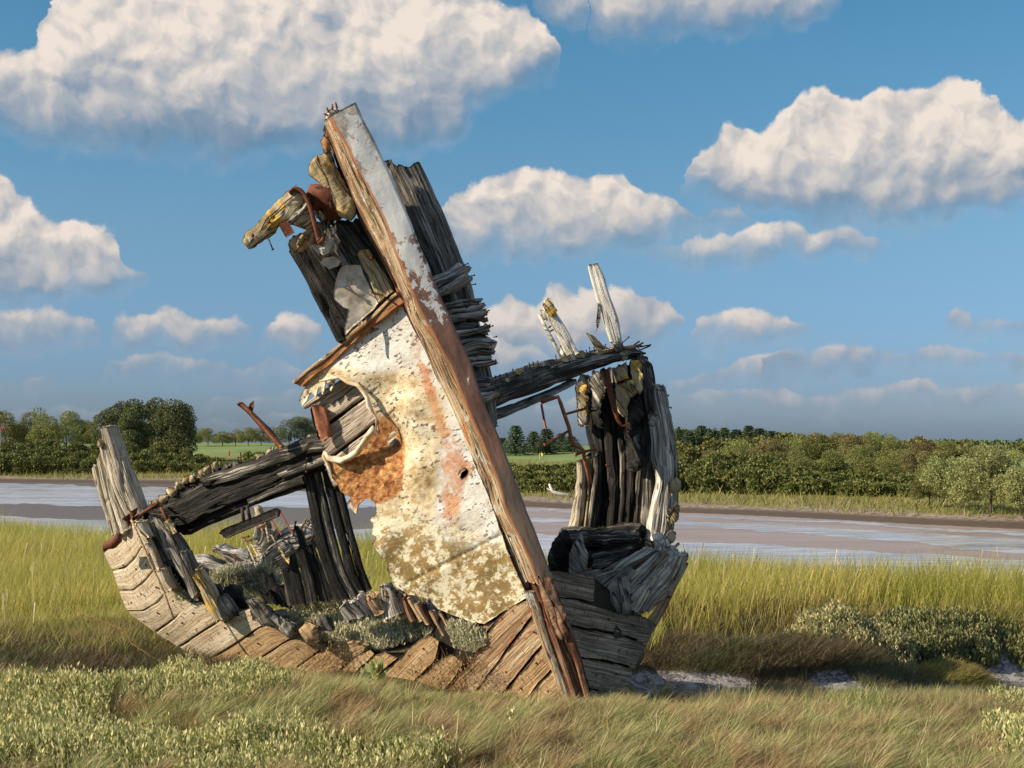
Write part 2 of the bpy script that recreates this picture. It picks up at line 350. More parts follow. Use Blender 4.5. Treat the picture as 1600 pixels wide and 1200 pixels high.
# ---------------------------------------------------------------- materials
def newmat(name):
    m = bpy.data.materials.new(name); m.use_nodes = True; m.node_tree.nodes.clear(); return m, NT(m.node_tree)
def finish(t, col, rough=0.8, bump=None, bstr=0.6, bdist=0.01, metal=0.0, trans=0.0, spec=0.3):
    b = t.n('ShaderNodeBsdfPrincipled'); t.put(b.inputs['Base Color'], col); t.put(b.inputs['Roughness'], rough); t.put(b.inputs['Metallic'], metal)
    b.inputs['Specular IOR Level'].default_value = spec
    if bump is not None:
        k = t.n('ShaderNodeBump'); t.put(k.inputs['Strength'], bstr); k.inputs['Distance'].default_value = bdist
        t.put(k.inputs['Height'], bump); t.L.new(k.outputs[0], b.inputs['Normal'])
    out = b.outputs[0]
    if trans:
        tr = t.n('ShaderNodeBsdfTranslucent'); t.put(tr.inputs[0], col); mx = t.n('ShaderNodeMixShader'); mx.inputs[0].default_value = trans
        t.L.new(out, mx.inputs[1]); t.L.new(tr.outputs[0], mx.inputs[2]); out = mx.outputs[0]
    o = t.n('ShaderNodeOutputMaterial'); t.L.new(out, o.inputs[0])
def wood(name, dark, mid, light, ticks=0.0, ckl=0.8, lich=0.0, lcol=(0.44, 0.29, 0.08), rust=0.0, rcol=(0.30, 0.09, 0.03), pale=0.0, holes=0.5, rough=0.85, bias=0.5, gs=1.0, moss=0.0):
    m, t = newmat(name); gr = t.attr('gr')
    fine = t.noise(t.v('MULTIPLY', gr, (3.0*gs, 95*gs, 95*gs)), 1.0, 4, 0.65)
    band = t.noise(t.v('MULTIPLY', gr, (1.1*gs, 17*gs, 17*gs)), 1.0, 5, 0.6, 0.6)
    blot = t.noise(gr, 5.0, 4, 0.6)
    f = t.m('ADD', t.m('MULTIPLY', band, 0.50), t.m('ADD', t.m('MULTIPLY', fine, 0.60), t.m('MULTIPLY', blot, 0.35)))
    f = t.m('ADD', f, bias-0.73)
    col = t.ramp(f, [(0.30, dark), (0.47, mid), (0.62, light), (0.75, tuple(min(1, c*1.25) for c in light))])
    crk = t.noise(t.v('MULTIPLY', gr, (1.6*gs, 42*gs, 42*gs)), 1.0, 2, 0.5, 0.3)
    ck = t.mr(t.m('ABSOLUTE', t.m('SUBTRACT', crk, 0.5)), 0.004, 0.03)
    ck2 = t.mr(t.noise(t.v('MULTIPLY', gr, (7, 60, 60)), 1.0, 2, 0.5), 0.30, 0.36)      # short dark gouges
    ck = t.m('MULTIPLY', t.m('MAXIMUM', ck, 0.0), t.m('MAXIMUM', ck2, 1-holes))
    col = t.mix(t.m('MULTIPLY', t.m('SUBTRACT', 1.0, ck), ckl), col, tuple(c*0.28 for c in dark))
    if ticks:
        tk = t.mr(t.noise(t.v('MULTIPLY', gr, (75, 20, 20)), 1.0, 2, 0.5), 0.60, 0.66); ck = t.m('MULTIPLY', ck, t.m('SUBTRACT', 1.0, tk)); col = t.mix(t.m('MULTIPLY', tk, ticks), col, tuple(c*0.4 for c in dark))
    if rust:
        rm = t.mr(t.noise(t.v('MULTIPLY', gr, (5, 11, 11)), 1.0, 6, 0.75, 0.5), 0.66-rust*0.2, 0.73-rust*0.2)
        col = t.mix(t.m('MULTIPLY', rm, 0.85), col, t.mix(fine, rcol, tuple(min(1, c*2.2) for c in rcol)))
    if pale:
        pm = t.mr(t.noise(gr, 9, 6, 0.7), 0.66-pale*0.22, 0.72-pale*0.22)
        col = t.mix(t.m('MULTIPLY', pm, ck), col, (0.62, 0.60, 0.54))
    if moss:
        pm = t.mr(t.noise(gr, 14, 5, 0.7), 0.66-moss*0.2, 0.75-moss*0.2); col = t.mix(t.m('MULTIPLY', pm, 0.8), col, (0.16, 0.15, 0.055))
    if lich:
        lm = t.mr(t.noise(gr, 7.5, 5, 0.72), 0.70-lich*0.2, 0.74-lich*0.2)
        col = t.mix(t.m('MULTIPLY', lm, 0.85), col, t.mix(fine, lcol, tuple(min(1, c*1.6) for c in lcol)))
    h = t.m('ADD', t.m('MULTIPLY', fine, 0.5), t.m('ADD', t.m('MULTIPLY', band, 1.0), t.m('ADD', t.m('MULTIPLY', ck, ckl), t.m('MULTIPLY', t.noise(gr, 70, 4, 0.7), 0.7))))
    finish(t, col, rough, h, 0.95, 0.012)
    return m
# ---------------------------------------------------------------- wreck materials
M_tan = wood("bleached_plank_wood", (0.34, 0.25, 0.16), (0.56, 0.455, 0.32), (0.70, 0.61, 0.47), ticks=0.9, ckl=0.25, holes=0.35, bias=0.54)
M_brown = wood("brown_plank_wood", (0.24, 0.145, 0.07), (0.47, 0.315, 0.165), (0.62, 0.46, 0.28), ticks=0.6, ckl=0.4, rust=0.12, rcol=(0.24, 0.085, 0.03), holes=0.4, moss=0.15)
M_redbrown = wood("rust_stained_wood", (0.20, 0.11, 0.065), (0.48, 0.32, 0.19), (0.68, 0.54, 0.37), ckl=0.5, rust=0.35, rcol=(0.27, 0.075, 0.03), holes=0.6, moss=0.1)
M_silver = wood("silver_driftwood", (0.05, 0.045, 0.04), (0.27, 0.25, 0.225), (0.68, 0.65, 0.61), lich=0.18, holes=0.8, bias=0.52, gs=0.75)
M_grey = wood("grey_weathered_wood", (0.035, 0.03, 0.026), (0.18, 0.165, 0.145), (0.50, 0.475, 0.44), moss=0.25, holes=0.8, gs=1.3)
M_pale = wood("pale_rib_wood", (0.15, 0.12, 0.08), (0.46, 0.40, 0.31), (0.68, 0.62, 0.52), lich=0.2, holes=0.8, bias=0.54)
M_lich = wood("lichen_covered_wood", (0.12, 0.085, 0.04), (0.40, 0.32, 0.18), (0.66, 0.58, 0.42), lich=0.75, lcol=(0.55, 0.33, 0.05), holes=0.7)
M_black = wood("tarred_black_wood", (0.006, 0.006, 0.006), (0.014, 0.0135, 0.013), (0.12, 0.112, 0.10), holes=0.6, bias=0.43, rough=0.65, gs=0.85)
M_blackw = wood("charred_streaked_wood", (0.009, 0.009, 0.009), (0.05, 0.046, 0.041), (0.50, 0.47, 0.42), lich=0.12, holes=0.7, bias=0.47, rough=0.7, moss=0.15)
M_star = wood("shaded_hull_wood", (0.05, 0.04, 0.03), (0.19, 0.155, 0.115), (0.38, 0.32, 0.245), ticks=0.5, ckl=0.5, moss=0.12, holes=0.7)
M_white = wood("white_painted_wood", (0.25, 0.22, 0.16), (0.66, 0.63, 0.56), (0.84, 0.83, 0.79), lich=0.15, lcol=(0.6, 0.36, 0.06), rust=0.1, holes=0.5, bias=0.58)
M_rail = wood("rusted_rail_wood", (0.09, 0.04, 0.025), (0.38, 0.19, 0.09), (0.60, 0.44, 0.28), rust=0.85, rcol=(0.34, 0.10, 0.03), holes=0.8)
M_sunlit = wood("sunlit_toned_driftwood", (0.10, 0.09, 0.075), (0.46, 0.43, 0.38), (0.84, 0.81, 0.75), lich=0.15, holes=0.9, bias=0.52, gs=0.8)  # silver driftwood lightened to stand in for sun the knees miss
M_core = wood("dark_red_stem_wood", (0.035, 0.014, 0.010), (0.15, 0.06, 0.035), (0.38, 0.24, 0.15), rust=0.3, rcol=(0.24, 0.06, 0.025), holes=0.7)
M_cheek = wood("flaking_cheek_wood", (0.09, 0.045, 0.025), (0.42, 0.28, 0.16), (0.74, 0.64, 0.48), rust=0.5, rcol=(0.36, 0.13, 0.045), pale=0.45, holes=0.9)
def simple(name, c1, c2, scale, rough=0.7, metal=0.0, bd=0.004, bs=0.5, thr=(0.35, 0.65)):
    m, t = newmat(name); v = t.attr('gr'); n = t.noise(v, scale, 6, 0.65); n2 = t.noise(v, scale*5, 4, 0.6)
    finish(t, t.mix(t.mr(n, *thr), c1, c2), rough, t.m('ADD', n, t.m('MULTIPLY', n2, 0.5)), bs, bd, metal); return m
M_rust = simple("rusty_iron", (0.20, 0.055, 0.022), (0.09, 0.04, 0.028), 40)
M_orust = simple("orange_rusted_iron", (0.40, 0.16, 0.085), (0.26, 0.09, 0.05), 25)
M_dkiron = simple("dark_iron", (0.02, 0.018, 0.018), (0.06, 0.045, 0.04), 30)
M_cream = simple("peeled_cream_edge", (0.80, 0.74, 0.62), (0.55, 0.40, 0.22), 14, bd=0.006)
M_palepl = simple("pale_lead_patch", (0.64, 0.60, 0.54), (0.34, 0.29, 0.22), 13, rough=0.75)
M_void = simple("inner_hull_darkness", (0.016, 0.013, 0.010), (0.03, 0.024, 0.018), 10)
# stem sheathing: smooth brown skin, its white paint flaking off towards the head
m, t = newmat("stem_sheathing"); v = t.attr('gr'); tl = t.attr('tl', 'Fac'); tw = t.attr('tw', 'Fac')
n1 = t.noise(v, 3.2, 6, 0.65); n2 = t.noise(v, 22, 6, 0.7); n3 = t.noise(v, 7, 3, 0.5)
base = t.mix(t.mr(n1, 0.35, 0.65), (0.28, 0.15, 0.11), (0.20, 0.105, 0.08))
base = t.mix(t.mr(n2, 0.6, 0.72), base, (0.11, 0.055, 0.04))
base = t.mix(t.mr(t.m('ADD', tl, t.m('MULTIPLY', n1, 0.2)), 0.80, 0.86), base, (0.22, 0.155, 0.12))
gw = t.mr(t.m('ADD', tl, t.m('MULTIPLY', t.m('SUBTRACT', n3, 0.5), 0.5)), 0.14, 0.30, 1.0, 0.0)
grey = t.mix(t.mr(n2, 0.4, 0.6), (0.62, 0.55, 0.48), (0.36, 0.33, 0.31))
wl = t.mr(t.m('ADD', t.m('ADD', t.m('ADD', t.noise(v, 13, 7, 0.75), t.m('MULTIPLY', n3, 0.35)), t.m('MULTIPLY', t.m('ABSOLUTE', t.m('SUBTRACT', tl, 0.20)), -0.95)), t.m('MULTIPLY', t.m('ABSOLUTE', t.m('SUBTRACT', tw, 0.55)), -0.25)), 0.455, 0.47)
col = t.mix(gw, base, grey); col = t.mix(wl, col, (0.74, 0.75, 0.76))
edge_ = t.mr(t.m('ADD', tw, t.m('MULTIPLY', n1, 0.1)), 0.10, 0.16, 1.0, 0.0)
col = t.mix(t.m('MULTIPLY', edge_, 0.9), col, t.mix(n2, (0.40, 0.17, 0.07), (0.30, 0.11, 0.04)))
finish(t, col, 0.55, t.m('ADD', t.m('MULTIPLY', n1, 1.2), t.m('ADD', t.m('MULTIPLY', n2, 0.4), t.m('MULTIPLY', wl, 0.25))), 0.5, 0.012, spec=0.4); M_sheath = m
# bow plate: white paint above, rust and peeled skin to the left, lichen and olive scale below
m, t = newmat("bow_plate_skin"); v = t.attr('gr'); rz = t.attr('rustz', 'Fac'); oz = t.attr('olivez', 'Fac'); cz = t.attr('creamz', 'Fac'); sz = t.attr('streakz', 'Fac')
a5 = t.noise(v, 5, 6, 0.65); a14 = t.noise(v, 14, 7, 0.75); a40 = t.noise(v, 42, 5, 0.7); sp = t.noise(t.v('MULTIPLY', v, (1, 1.6, 1)), 30, 3, 0.6, 0.4)
white = t.mix(t.mr(a14, 0.35, 0.65), (0.76, 0.77, 0.77), (0.60, 0.58, 0.54))
cream = t.ramp(t.m('ADD', t.m('MULTIPLY', a14, 0.55), t.m('MULTIPLY', a5, 0.5)), [(0.40, (0.30, 0.19, 0.085)), (0.47, (0.52, 0.39, 0.22)), (0.54, (0.74, 0.64, 0.45)), (0.62, (0.82, 0.78, 0.66))])
rustc = t.ramp(t.m('ADD', t.m('MULTIPLY', a14, 0.6), t.m('MULTIPLY', a40, 0.45)), [(0.36, (0.06, 0.022, 0.012)), (0.47, (0.30, 0.10, 0.03)), (0.56, (0.56, 0.27, 0.09)), (0.66, (0.74, 0.52, 0.27))])
olive = t.mix(t.mr(a5, 0.4, 0.6), (0.24, 0.165, 0.06), (0.38, 0.26, 0.10))
lichm = t.mr(t.m('ADD', t.m('MULTIPLY', a14, 0.7), t.m('ADD', t.m('MULTIPLY', a5, 0.35), t.m('MULTIPLY', a40, 0.2))), 0.605, 0.66)
olive = t.mix(t.m('MULTIPLY', lichm, 0.95), olive, t.mix(a40, (0.62, 0.58, 0.42), (0.86, 0.84, 0.70)))
J = lambda z, k=0.55: t.m('ADD', z, t.m('MULTIPLY', t.m('SUBTRACT', t.m('ADD', t.m('MULTIPLY', a5, 0.5), t.m('MULTIPLY', a14, 0.5)), 0.5), k))
col = t.mix(t.mr(J(cz, 1.2), 0.35, 0.65), white, cream)
spk = t.mr(t.m('ADD', sp, t.m('MULTIPLY', t.m('SUBTRACT', a5, 0.5), 0.9)), 0.60, 0.625)
col = t.mix(t.m('MULTIPLY', spk, 0.85), col, (0.09, 0.055, 0.04))
col = t.mix(t.m('MULTIPLY', t.mr(J(sz, 4.0), 0.35, 1.0), 0.85), col, t.mix(t.mr(a14, 0.4, 0.6), (0.46, 0.13, 0.045), (0.60, 0.33, 0.16)))
col = t.mix(t.mr(J(oz, 3.0), 0.30, 0.80), col, olive)
col = t.mix(t.mr(J(rz, 2.0), 0.36, 0.58), col, rustc)
h = t.m('ADD', t.m('MULTIPLY', a14, 1.0), t.m('ADD', t.m('MULTIPLY', a40, 0.6), t.m('MULTIPLY', spk, -0.4)))
finish(t, col, 0.6, h, t.mr(J(rz), 0.3, 0.6, 0.5, 1.0), 0.018, spec=0.35); M_plate = m

# ---------------------------------------------------------------- the wreck
wreck = bpy.data.objects.new("wrecked_boat", None); COL.objects.link(wreck); wreck.location = ROOT
wreck['label'] = "rotting hull of an old wooden fishing boat leaning to the left on the salt marsh"; wreck['category'] = "shipwreck"
sx = lambda py: 535+(py-158)*0.4047
Yp = lambda px, py: 8.5+0.0025*(sx(py)-px)
Ys = lambda px, py: 8.6+0.006*(px-sx(py))
def pick(c, n):
    c = np.array(c, float); d = np.r_[0, np.cumsum(np.linalg.norm(np.diff(c, axis=0), axis=1))]; d /= d[-1]
    u = np.linspace(0, 1, n); return np.stack([np.interp(u, d, c[:, k]) for k in range(2)], -1)
def band(name, A, B, Y, thick, m, parent=wreck, n=8, gap=0.0, bulge=0.0, **k):
    """timber between two traced edges A and B (same direction), Y a number or a function of (px, py)"""
    a, b = pick(A, n), pick(B, n); u = (b-a)/np.linalg.norm(b-a, axis=1)[:, None]; a = a+u*gap; b = b-u*gap
    yf = Y if callable(Y) else (lambda x, y: Y)
    st = []
    for p, q in zip(a, b):
        rowp = []
        for s in ((0, .5, 1) if not bulge else (0, .2, .5, .8, 1)):
            c = p+(q-p)*s; rowp.append((c[0], c[1], yf(c[0], c[1])-bulge*(1-(2*s-1)**2)))
        st.append(rowp)
    return strip(name, st, thick, m, parent, **k)
def nail(p, q, r=0.0035, parent=wreck, m=None, head=0.009): return tubep("nail", [p, q], r, m or M_rust, parent, head=head, n=6)
SD = [0]
def lump(name, pts, Y, th, m, parent=wreck, bulge=0.03, **k):
    k.setdefault('stp', 3.0); k.setdefault('jit', 1.6); k.setdefault('amp', 0.022); k.setdefault('crack', 0.003); k.setdefault('bw', 7); k.setdefault('fl', 14); k.setdefault('fw', 15); k.setdefault('grain', (0.6, 0.8)); k.setdefault('wob', 0.012); k.setdefault('iso', 0.3); bulge = bulge*0.7
    return sheet(name, pts, Y, th, m, parent, bulge=bulge, **k)

# --- stem
cor = [(515,181),(563,272),(599,343),(626,415),(655,483),(680,528),(704,574),(730,635),(756,695),(778,750),(792,798),(824,869),(841,915),(862,980),(905,1104)]
rgt = [(555,158),(601,255),(637,338),(662,398),(690,466),(712,515),(732,559),(753,621),(780,686),(800,740),(817,781),(846,857),(866,912),(889,978),(924,1104)]
chk = [(506,190),(548,298),(580,368),(614,432),(636,488),(662,543),(682,590),(705,640),(730,700),(750,752),(767,800),(797,872),(818,925),(838,985),(880,1104)]
Y0 = [8.30+0.25*i/14 for i in range(15)]
stem = strip("stem_post", [[(a[0]+3, a[1]+1, y+0.13), (c[0]+1, c[1]+1, y+0.02), (r[0]-2, r[1]+2, y+0.045)] for a, c, r, y in zip(chk, cor, rgt, Y0)], 0.20, M_core, wreck, tv=(-0.22, 0.97, 0), amp=0.006, rag=(0, 0), res=0.012)
sh = strip("stem_sheathing", [[(c[0], c[1], y-0.012), ((c[0]+r[0])/2, (c[1]+r[1])/2, y-0.010), (r[0]+1, r[1], y-0.002)] for c, r, y in list(zip(cor, rgt, Y0))[:13]], 0.03, M_sheath, stem, tv=(-0.22, 0.97, 0), amp=0.006, rag=(0.0, 0.12), crack=0.0, res=0.010, wob=0.006, fl=4, fw=7)
ck1 = strip("stem_cheek", [[(a[0], a[1], y+0.13), ((a[0]+c[0])/2, (a[1]+c[1])/2, y+0.045), (c[0]+1, c[1], y-0.004)] for a, c, y in list(zip(chk, cor, Y0))[:13]], 0.03, M_cheek, stem, amp=0.006, rag=(0.0, 0.05), crack=0.012, res=0.008)
band("stem_edge_strip", [(818,925),(838,985),(860,1040),(880,1104)], [(836,925),(855,990),(876,1045),(897,1104)], 8.44, 0.05, M_cheek, stem, n=6)
band("stem_edge_strip", [(872,962),(889,1010),(905,1055),(917,1104)], [(884,958),(901,1005),(915,1050),(927,1104)], 8.44, 0.05, M_core, stem, n=6)
lump("torn_sheathing_flap", [(838,905),(862,903),(874,925),(884,960),(890,985),(884,998),(872,1000),(864,980),(852,950)], 8.44, 0.05, M_core, stem, bulge=0.03, grain=(0.4, 0.9))
for (a, b) in (((514,176),(510,168)), ((520,172),(519,163)), ((527,169),(524,160)), ((512,180),(506,178))): nail(a+(8.38,), b+(8.36,), 0.006, stem, M_orust, 0.0001)
lump("stem_head_splinter", [(506,184),(512,172),(520,166),(530,168),(528,176),(514,184)], 8.40, 0.06, M_white, stem, bulge=0.01)
# --- port bow plate and what shows under its torn corner
plate_o = [(632,472),(657,530),(679,582),(704,629),(726,684),(746,736),(763,775),(774,808),(787,845),(805,892),(823,934),(800,947),(780,960),(757,975),(738,973),(707,962),(683,952),(668,936),(655,933),(636,928),(616,915),(605,889),(607,879),(600,873),(592,860),(584,850),(592,839),(582,834),(584,817),(577,813),(587,801),(586,787),(577,779),(568,780),(560,788),(558,803),(550,796),(543,787),(548,777),(532,769),(525,756),(519,746),(520,739),(514,722),(508,706),(520,712),(533,716),(558,704),(572,682),(583,668),(588,678),(587,654),(577,634),(568,612),(558,601),(544,596),(528,590),(519,612),(512,596),(506,618),(500,606),(495,621),(488,612),(481,626),(474,634),(469,625),(476,610),(481,600),(495,586),(522,560),(577,513)]
gs = lambda x, y, cx, cy, rx, ry: np.exp(-(((x-cx)/rx)**2+((y-cy)/ry)**2))
def pdisp(x, y):
    e_ = np.clip(1-np.abs(x-(640+0.42*(y-520)))/8, 0, 1) if False else 0
    d = 0.05*gs(x, y, 560, 585, 40, 22)+0.05*gs(x, y, 640, 640, 26, 30)-0.07*gs(x, y, 610, 690, 32, 45)+0.03*gs(x, y, 655, 730, 22, 60)-0.03*gs(x, y, 560, 745, 35, 25)
    d = d+0.035*gs(x, y, 600, 850, 22, 30)+0.02*gs(x, y, 690, 860, 60, 50)+0.02*np.clip((600-x)/120, 0, 1)
    d = d-0.014*np.exp(-((y-(905-(x-650)*0.52))/3.0)**2)*(x > 630)          # overlap line of the lower plate
    z = np.stack([x*0.03, y*0.03, x*0], -1); rz_ = np.clip(1.3*gs(x, y, 575, 730, 60, 50), 0, 1)
    d = d+0.022*rz_*fbm(z*4, 4, 4)+0.008*fbm(z, 9, 3)
    g2 = gs(x, y, 650, 690, 45, 70)                                       # puckered skin folds
    return d+0.012*g2*np.abs(vnoise(z*[2.2, 1.2, 1]+7, 12))
am = {'rustz': lambda x, y: np.clip(gs(x, y, 574, 738, 72, 62)*1.3+0.5*gs(x, y, 600, 690, 34, 50)+0.42*gs(x, y, 660, 835, 40, 40)+0.3*gs(x, y, 770, 850, 30, 25)-1.2*gs(x, y, 668, 730, 34, 90)-0.9*gs(x, y, 620, 800, 40, 14), 0, 1),
      'olivez': lambda x, y: np.clip((y-775)/80+(650-x)/420, 0, 1)*(y > 740),
      'creamz': lambda x, y: np.clip(1.0*gs(x, y, 595, 635, 95, 50)+1.25*gs(x, y, 630, 740, 60, 130)+0.7*gs(x, y, 510, 600, 50, 40), 0, 1),
      'streakz': lambda x, y: np.clip(1.1*np.exp(-((x-(652+(y-540)*0.30))/11)**2)*gs(x, y, 690, 610, 900, 75)+0.9*gs(x, y, 705, 760, 26, 90)+0.6*gs(x, y, 722, 735, 14, 30), 0, 1)}
plate = sheet("bow_plate", plate_o, Yp, 0.014, M_plate, wreck, stp=3.2, jit=0.7, amp=0.002, disp=pdisp, attrs=am, grain=(0.85, -0.53), fl=8, fw=8, tv=(0.35, 0.93, 0), holes=[[(718,741),(722,734),(729,731),(732,736),(729,743),(722,749)]])
plate['label'] = "bow plate with flaking white paint, orange rust and yellow lichen"
lump("torn_plate_lip", [(716,742),(718,734),(725,730),(731,731),(728,734),(722,738),(720,745)], 8.46, 0.02, M_cream, plate, bulge=0.01, jit=0.3)
lip = [(508,706),(514,716),(522,718),(534,720),(546,714),(558,706),(566,694),(574,683),(583,670),(588,679)]
tubep("torn_plate_lip", [(x, y, Yp(x, y)-0.05) for x, y in lip], [0.012,0.018,0.02,0.022,0.018,0.022,0.020,0.02,0.016,0.008], M_cream, plate, n=9, rough=0.012)
lip = [(587,676),(587,654),(583,645),(577,634),(573,622),(568,612),(558,601),(544,597),(530,590),(515,592),(500,596)]
tubep("torn_plate_lip", [(x, y, Yp(x, y)-0.065) for x, y in lip], [0.006,0.008,0.010,0.016,0.017,0.015,0.014,0.011,0.012,0.010,0.006], M_cream, plate, n=9, rough=0.012)
tubep("torn_plate_lip", [(x, y, Yp(x, y)-0.03) for x, y in [(508,706),(506,712),(510,722),(514,730),(518,742)]], [0.012,0.016,0.014,0.012,0.006], M_cream, plate, n=9, rough=0.01)
for i in range(14):                                                       # rivets along the lower plate edges
    x, y = [(616,911),(640,925),(660,931),(690,950),(712,960),(735,969),(757,971),(775,962),(793,951),(812,938),(817,928),(806,897),(795,868),(780,830)][i]
    lump("rivet", [(x-2,y),(x,y-2),(x+2,y),(x,y+2)], Yp(x, y)-0.035, 0.01, M_cream, plate, bulge=0.008, stp=1.5, jit=0, bw=2, amp=0, crack=0, wob=0)
YpI = lambda x, y: Yp(x, y)+0.07
M_under = wood("bleached_bow_plank_wood", (0.13, 0.09, 0.065), (0.42, 0.34, 0.27), (0.64, 0.57, 0.48), rust=0.3, rcol=(0.26, 0.11, 0.05), holes=0.5, bias=0.53)
for A, B in (([(486,632),(520,606),(560,578)], [(492,676),(520,655),(590,604)]), ([(496,678),(520,659),(600,602)], [(512,716),(560,680),(640,620)]), ([(505,724),(560,684),(640,630)], [(520,765),(580,725),(660,670)]), ([(470,634),(500,610),(560,575)], [(476,640),(520,615),(570,580)])):
    band("bow_plank", A, B, YpI, 0.045, M_under, gap=0.8, n=6, rag=(0.01, 0.01))
band("bow_stanchion", [(486,633),(494,665),(503,690)], [(508,636),(514,662),(517,684)], 9.06, 0.06, M_orust, n=4, amp=0.002)
sheet("dark_bow_backing", [(640,520),(660,570),(700,650),(740,745),(790,880),(760,930),(690,930),(640,880),(660,800),(670,700),(640,600)], lambda x, y: Yp(x, y)+0.10, 0.04, M_void, wreck, stp=8, jit=1)  # dark sheet painting the unlit inside behind the hole in the plate
sheet("dark_bow_backing", [(484,640),(502,612),(560,580),(640,560),(660,700),(600,745),(534,762),(514,722),(498,690)], lambda x, y: Yp(x, y)+0.135, 0.03, M_void, wreck, stp=8, jit=1)  # dark sheet standing for shade in the gaps between bow planks
# rail along the top of the plate
rl = band("bow_rail", [(457,598),(500,563),(560,512),(620,460)], [(473,605),(512,572),(570,520),(632,472)], lambda x, y: Yp(x, y)-0.06, 0.09, M_rail, gap=0, n=8, rag=(0.03, 0), res=0.009)
band("rail_cap", [(455,597),(500,561),(560,509),(618,457)], [(460,600),(504,566),(564,515),(622,463)], lambda x, y: Yp(x, y)-0.08, 0.11, M_cheek, rl, gap=0, n=8, rag=(0.02, 0), res=0.007)
# --- timbers behind the stem, left side
lt = band("knighthead_board", [(445,380),(485,450),(508,497),(528,534)], [(505,335),(545,400),(575,450),(610,500)], 8.78, 0.10, M_black, n=8, rag=(0.05, 0.0), amp=0.012, crack=0.012)
band("knighthead_board", [(470,368),(520,440),(560,510)], [(560,330),(600,400),(628,470)], 8.70, 0.09, M_blackw, n=8, rag=(0.06, 0.0), amp=0.012)
band("knighthead_board", [(556,395),(576,432),(592,475)], [(572,385),(600,425),(616,458)], 8.60, 0.07, M_lich, n=5, amp=0.006)
sheet("lead_patch", [(531,420),(540,413),(562,415),(566,425),(590,475),(585,482),(550,511),(538,524),(537,512),(543,495),(545,484),(533,478),(522,468),(520,456),(524,440)], 8.63, 0.012, M_palepl, lt, stp=3, jit=0.8, disp=lambda x, y: 0.01*vnoise(np.stack([x*.05, y*.05, x*0], -1), 3), tv=(0.3, 1, 0))
sheet("lead_patch", [(500,410),(508,402),(522,400),(532,408),(528,416),(514,420)], 8.62, 0.012, M_palepl, lt, stp=2.5, jit=0.8)
kh = band("curved_head_timber", [(484,262),(494,240),(508,238),(520,242)], [(0,0)]*2, 8.5, 0.1, M_lich) if False else None
lump("curved_head_timber", [(482,262),(489,245),(500,241),(515,236),(523,250),(536,283),(550,311),(554,333),(549,344),(535,340),(525,330),(514,303),(498,285),(484,275)], 8.55, 0.10, M_lich, bulge=0.05, grain=(0.5, 0.87), bw=14)
lump("head_splinter", [(498,222),(507,200),(513,212),(517,236),(504,238)], 8.52, 0.05, M_cheek, bulge=0.02)
lump("dark_packing_timber", [(524,340),(548,345),(560,352),(566,375),(585,420),(570,412),(548,395),(528,372)], 8.66, 0.08, M_black, bulge=0.03)
band("dark_packing_timber", [(520,250),(545,305),(572,372),(600,430)], [(528,262),(560,320),(588,372),(614,430)], 8.62, 0.05, M_black, n=6)
arm = lump("fairlead_arm", [(378,378),(383,366),(400,350),(420,330),(440,308),(455,296),(464,292),(476,303),(487,327),(492,350),(484,372),(461,393),(466,378),(478,360),(460,352),(440,350),(420,370),(400,386),(386,390)], 8.50, 0.10, M_lich, bulge=0.045, grain=(0.72, -0.69), bw=12, amp=0.016, crack=0.014)
for k in range(4): band("arm_splinter", [(443+k*6,350-k*6),(462+k*5,338-k*6),(476+k*2,322-k*5)], [(444+k*6,355-k*6),(463+k*5,343-k*6),(478+k*2,328-k*5)], 8.44, 0.03, M_silver, arm, n=4, res=0.006, rag=(0.02, 0.01))
band("iron_strap", [(448,300),(455,292),(463,290),(474,297),(482,312),(489,332),(496,358),(501,376)], [(450,305),(457,297),(463,296),(470,303),(477,318),(484,338),(490,362),(494,382)], 8.42, 0.05, M_rust, arm, n=10, res=0.008, amp=0.002, crack=0)
tubep("bolt", [(498,380,8.43), (505,374,8.40)], 0.012, M_rust, arm, head=0.016)
sheet("iron_bracket", [(434,350),(448,342),(459,362),(446,370)], 8.42, 0.02, M_rust, arm, stp=2.5, jit=0.5)
for p in ((396,368),(421,347),(417,368)): tubep("bolt", [(p[0],p[1],8.47), (p[0]-1,p[1],8.43)], 0.006, M_rust, arm, head=0.011)
nail((420,374,8.5), (426,389,8.46), 0.004, arm, M_dkiron)
pipe = tubep("rusted_winch_pipe", [(485,322,8.62),(497,303,8.60),(510,300,8.58),(522,322,8.62),(524,338,8.66)], [0.055,0.075,0.075,0.075,0.06], M_rust, wreck, n=16, rough=0.006)
tubep("pipe_flange", [(492,290,8.54),(500,292,8.53),(510,302,8.53),(517,318,8.54),(520,334,8.56)], 0.010, M_rust, pipe, n=7, rough=0.004)
lump("broken_pulley", [(521,355),(523,362),(520,380),(512,393),(502,398),(495,388),(494,379),(502,383),(511,376),(516,366)], 8.52, 0.03, M_palepl, bulge=0.01)
lump("arm_root_timber", [(448,372),(462,366),(478,360),(490,362),(486,380),(470,392),(461,395),(450,384)], 8.56, 0.09, M_redbrown, bulge=0.03)
lump("arm_root_timber", [(478,300),(498,290),(512,305),(522,335),(520,352),(505,350),(494,340)], 8.70, 0.08, M_black, bulge=0.03)
tubep("bolt", [(588,400,8.58),(580,404,8.52)], 0.010, M_rust, wreck, head=0.013)
tubep("bolt", [(598,462,8.55),(580,457,8.47)], 0.008, M_lich, wreck, head=0.012)
tubep("bolt", [(528,360,8.6),(520,368,8.52)], 0.006, M_rust, wreck, head=0.01)
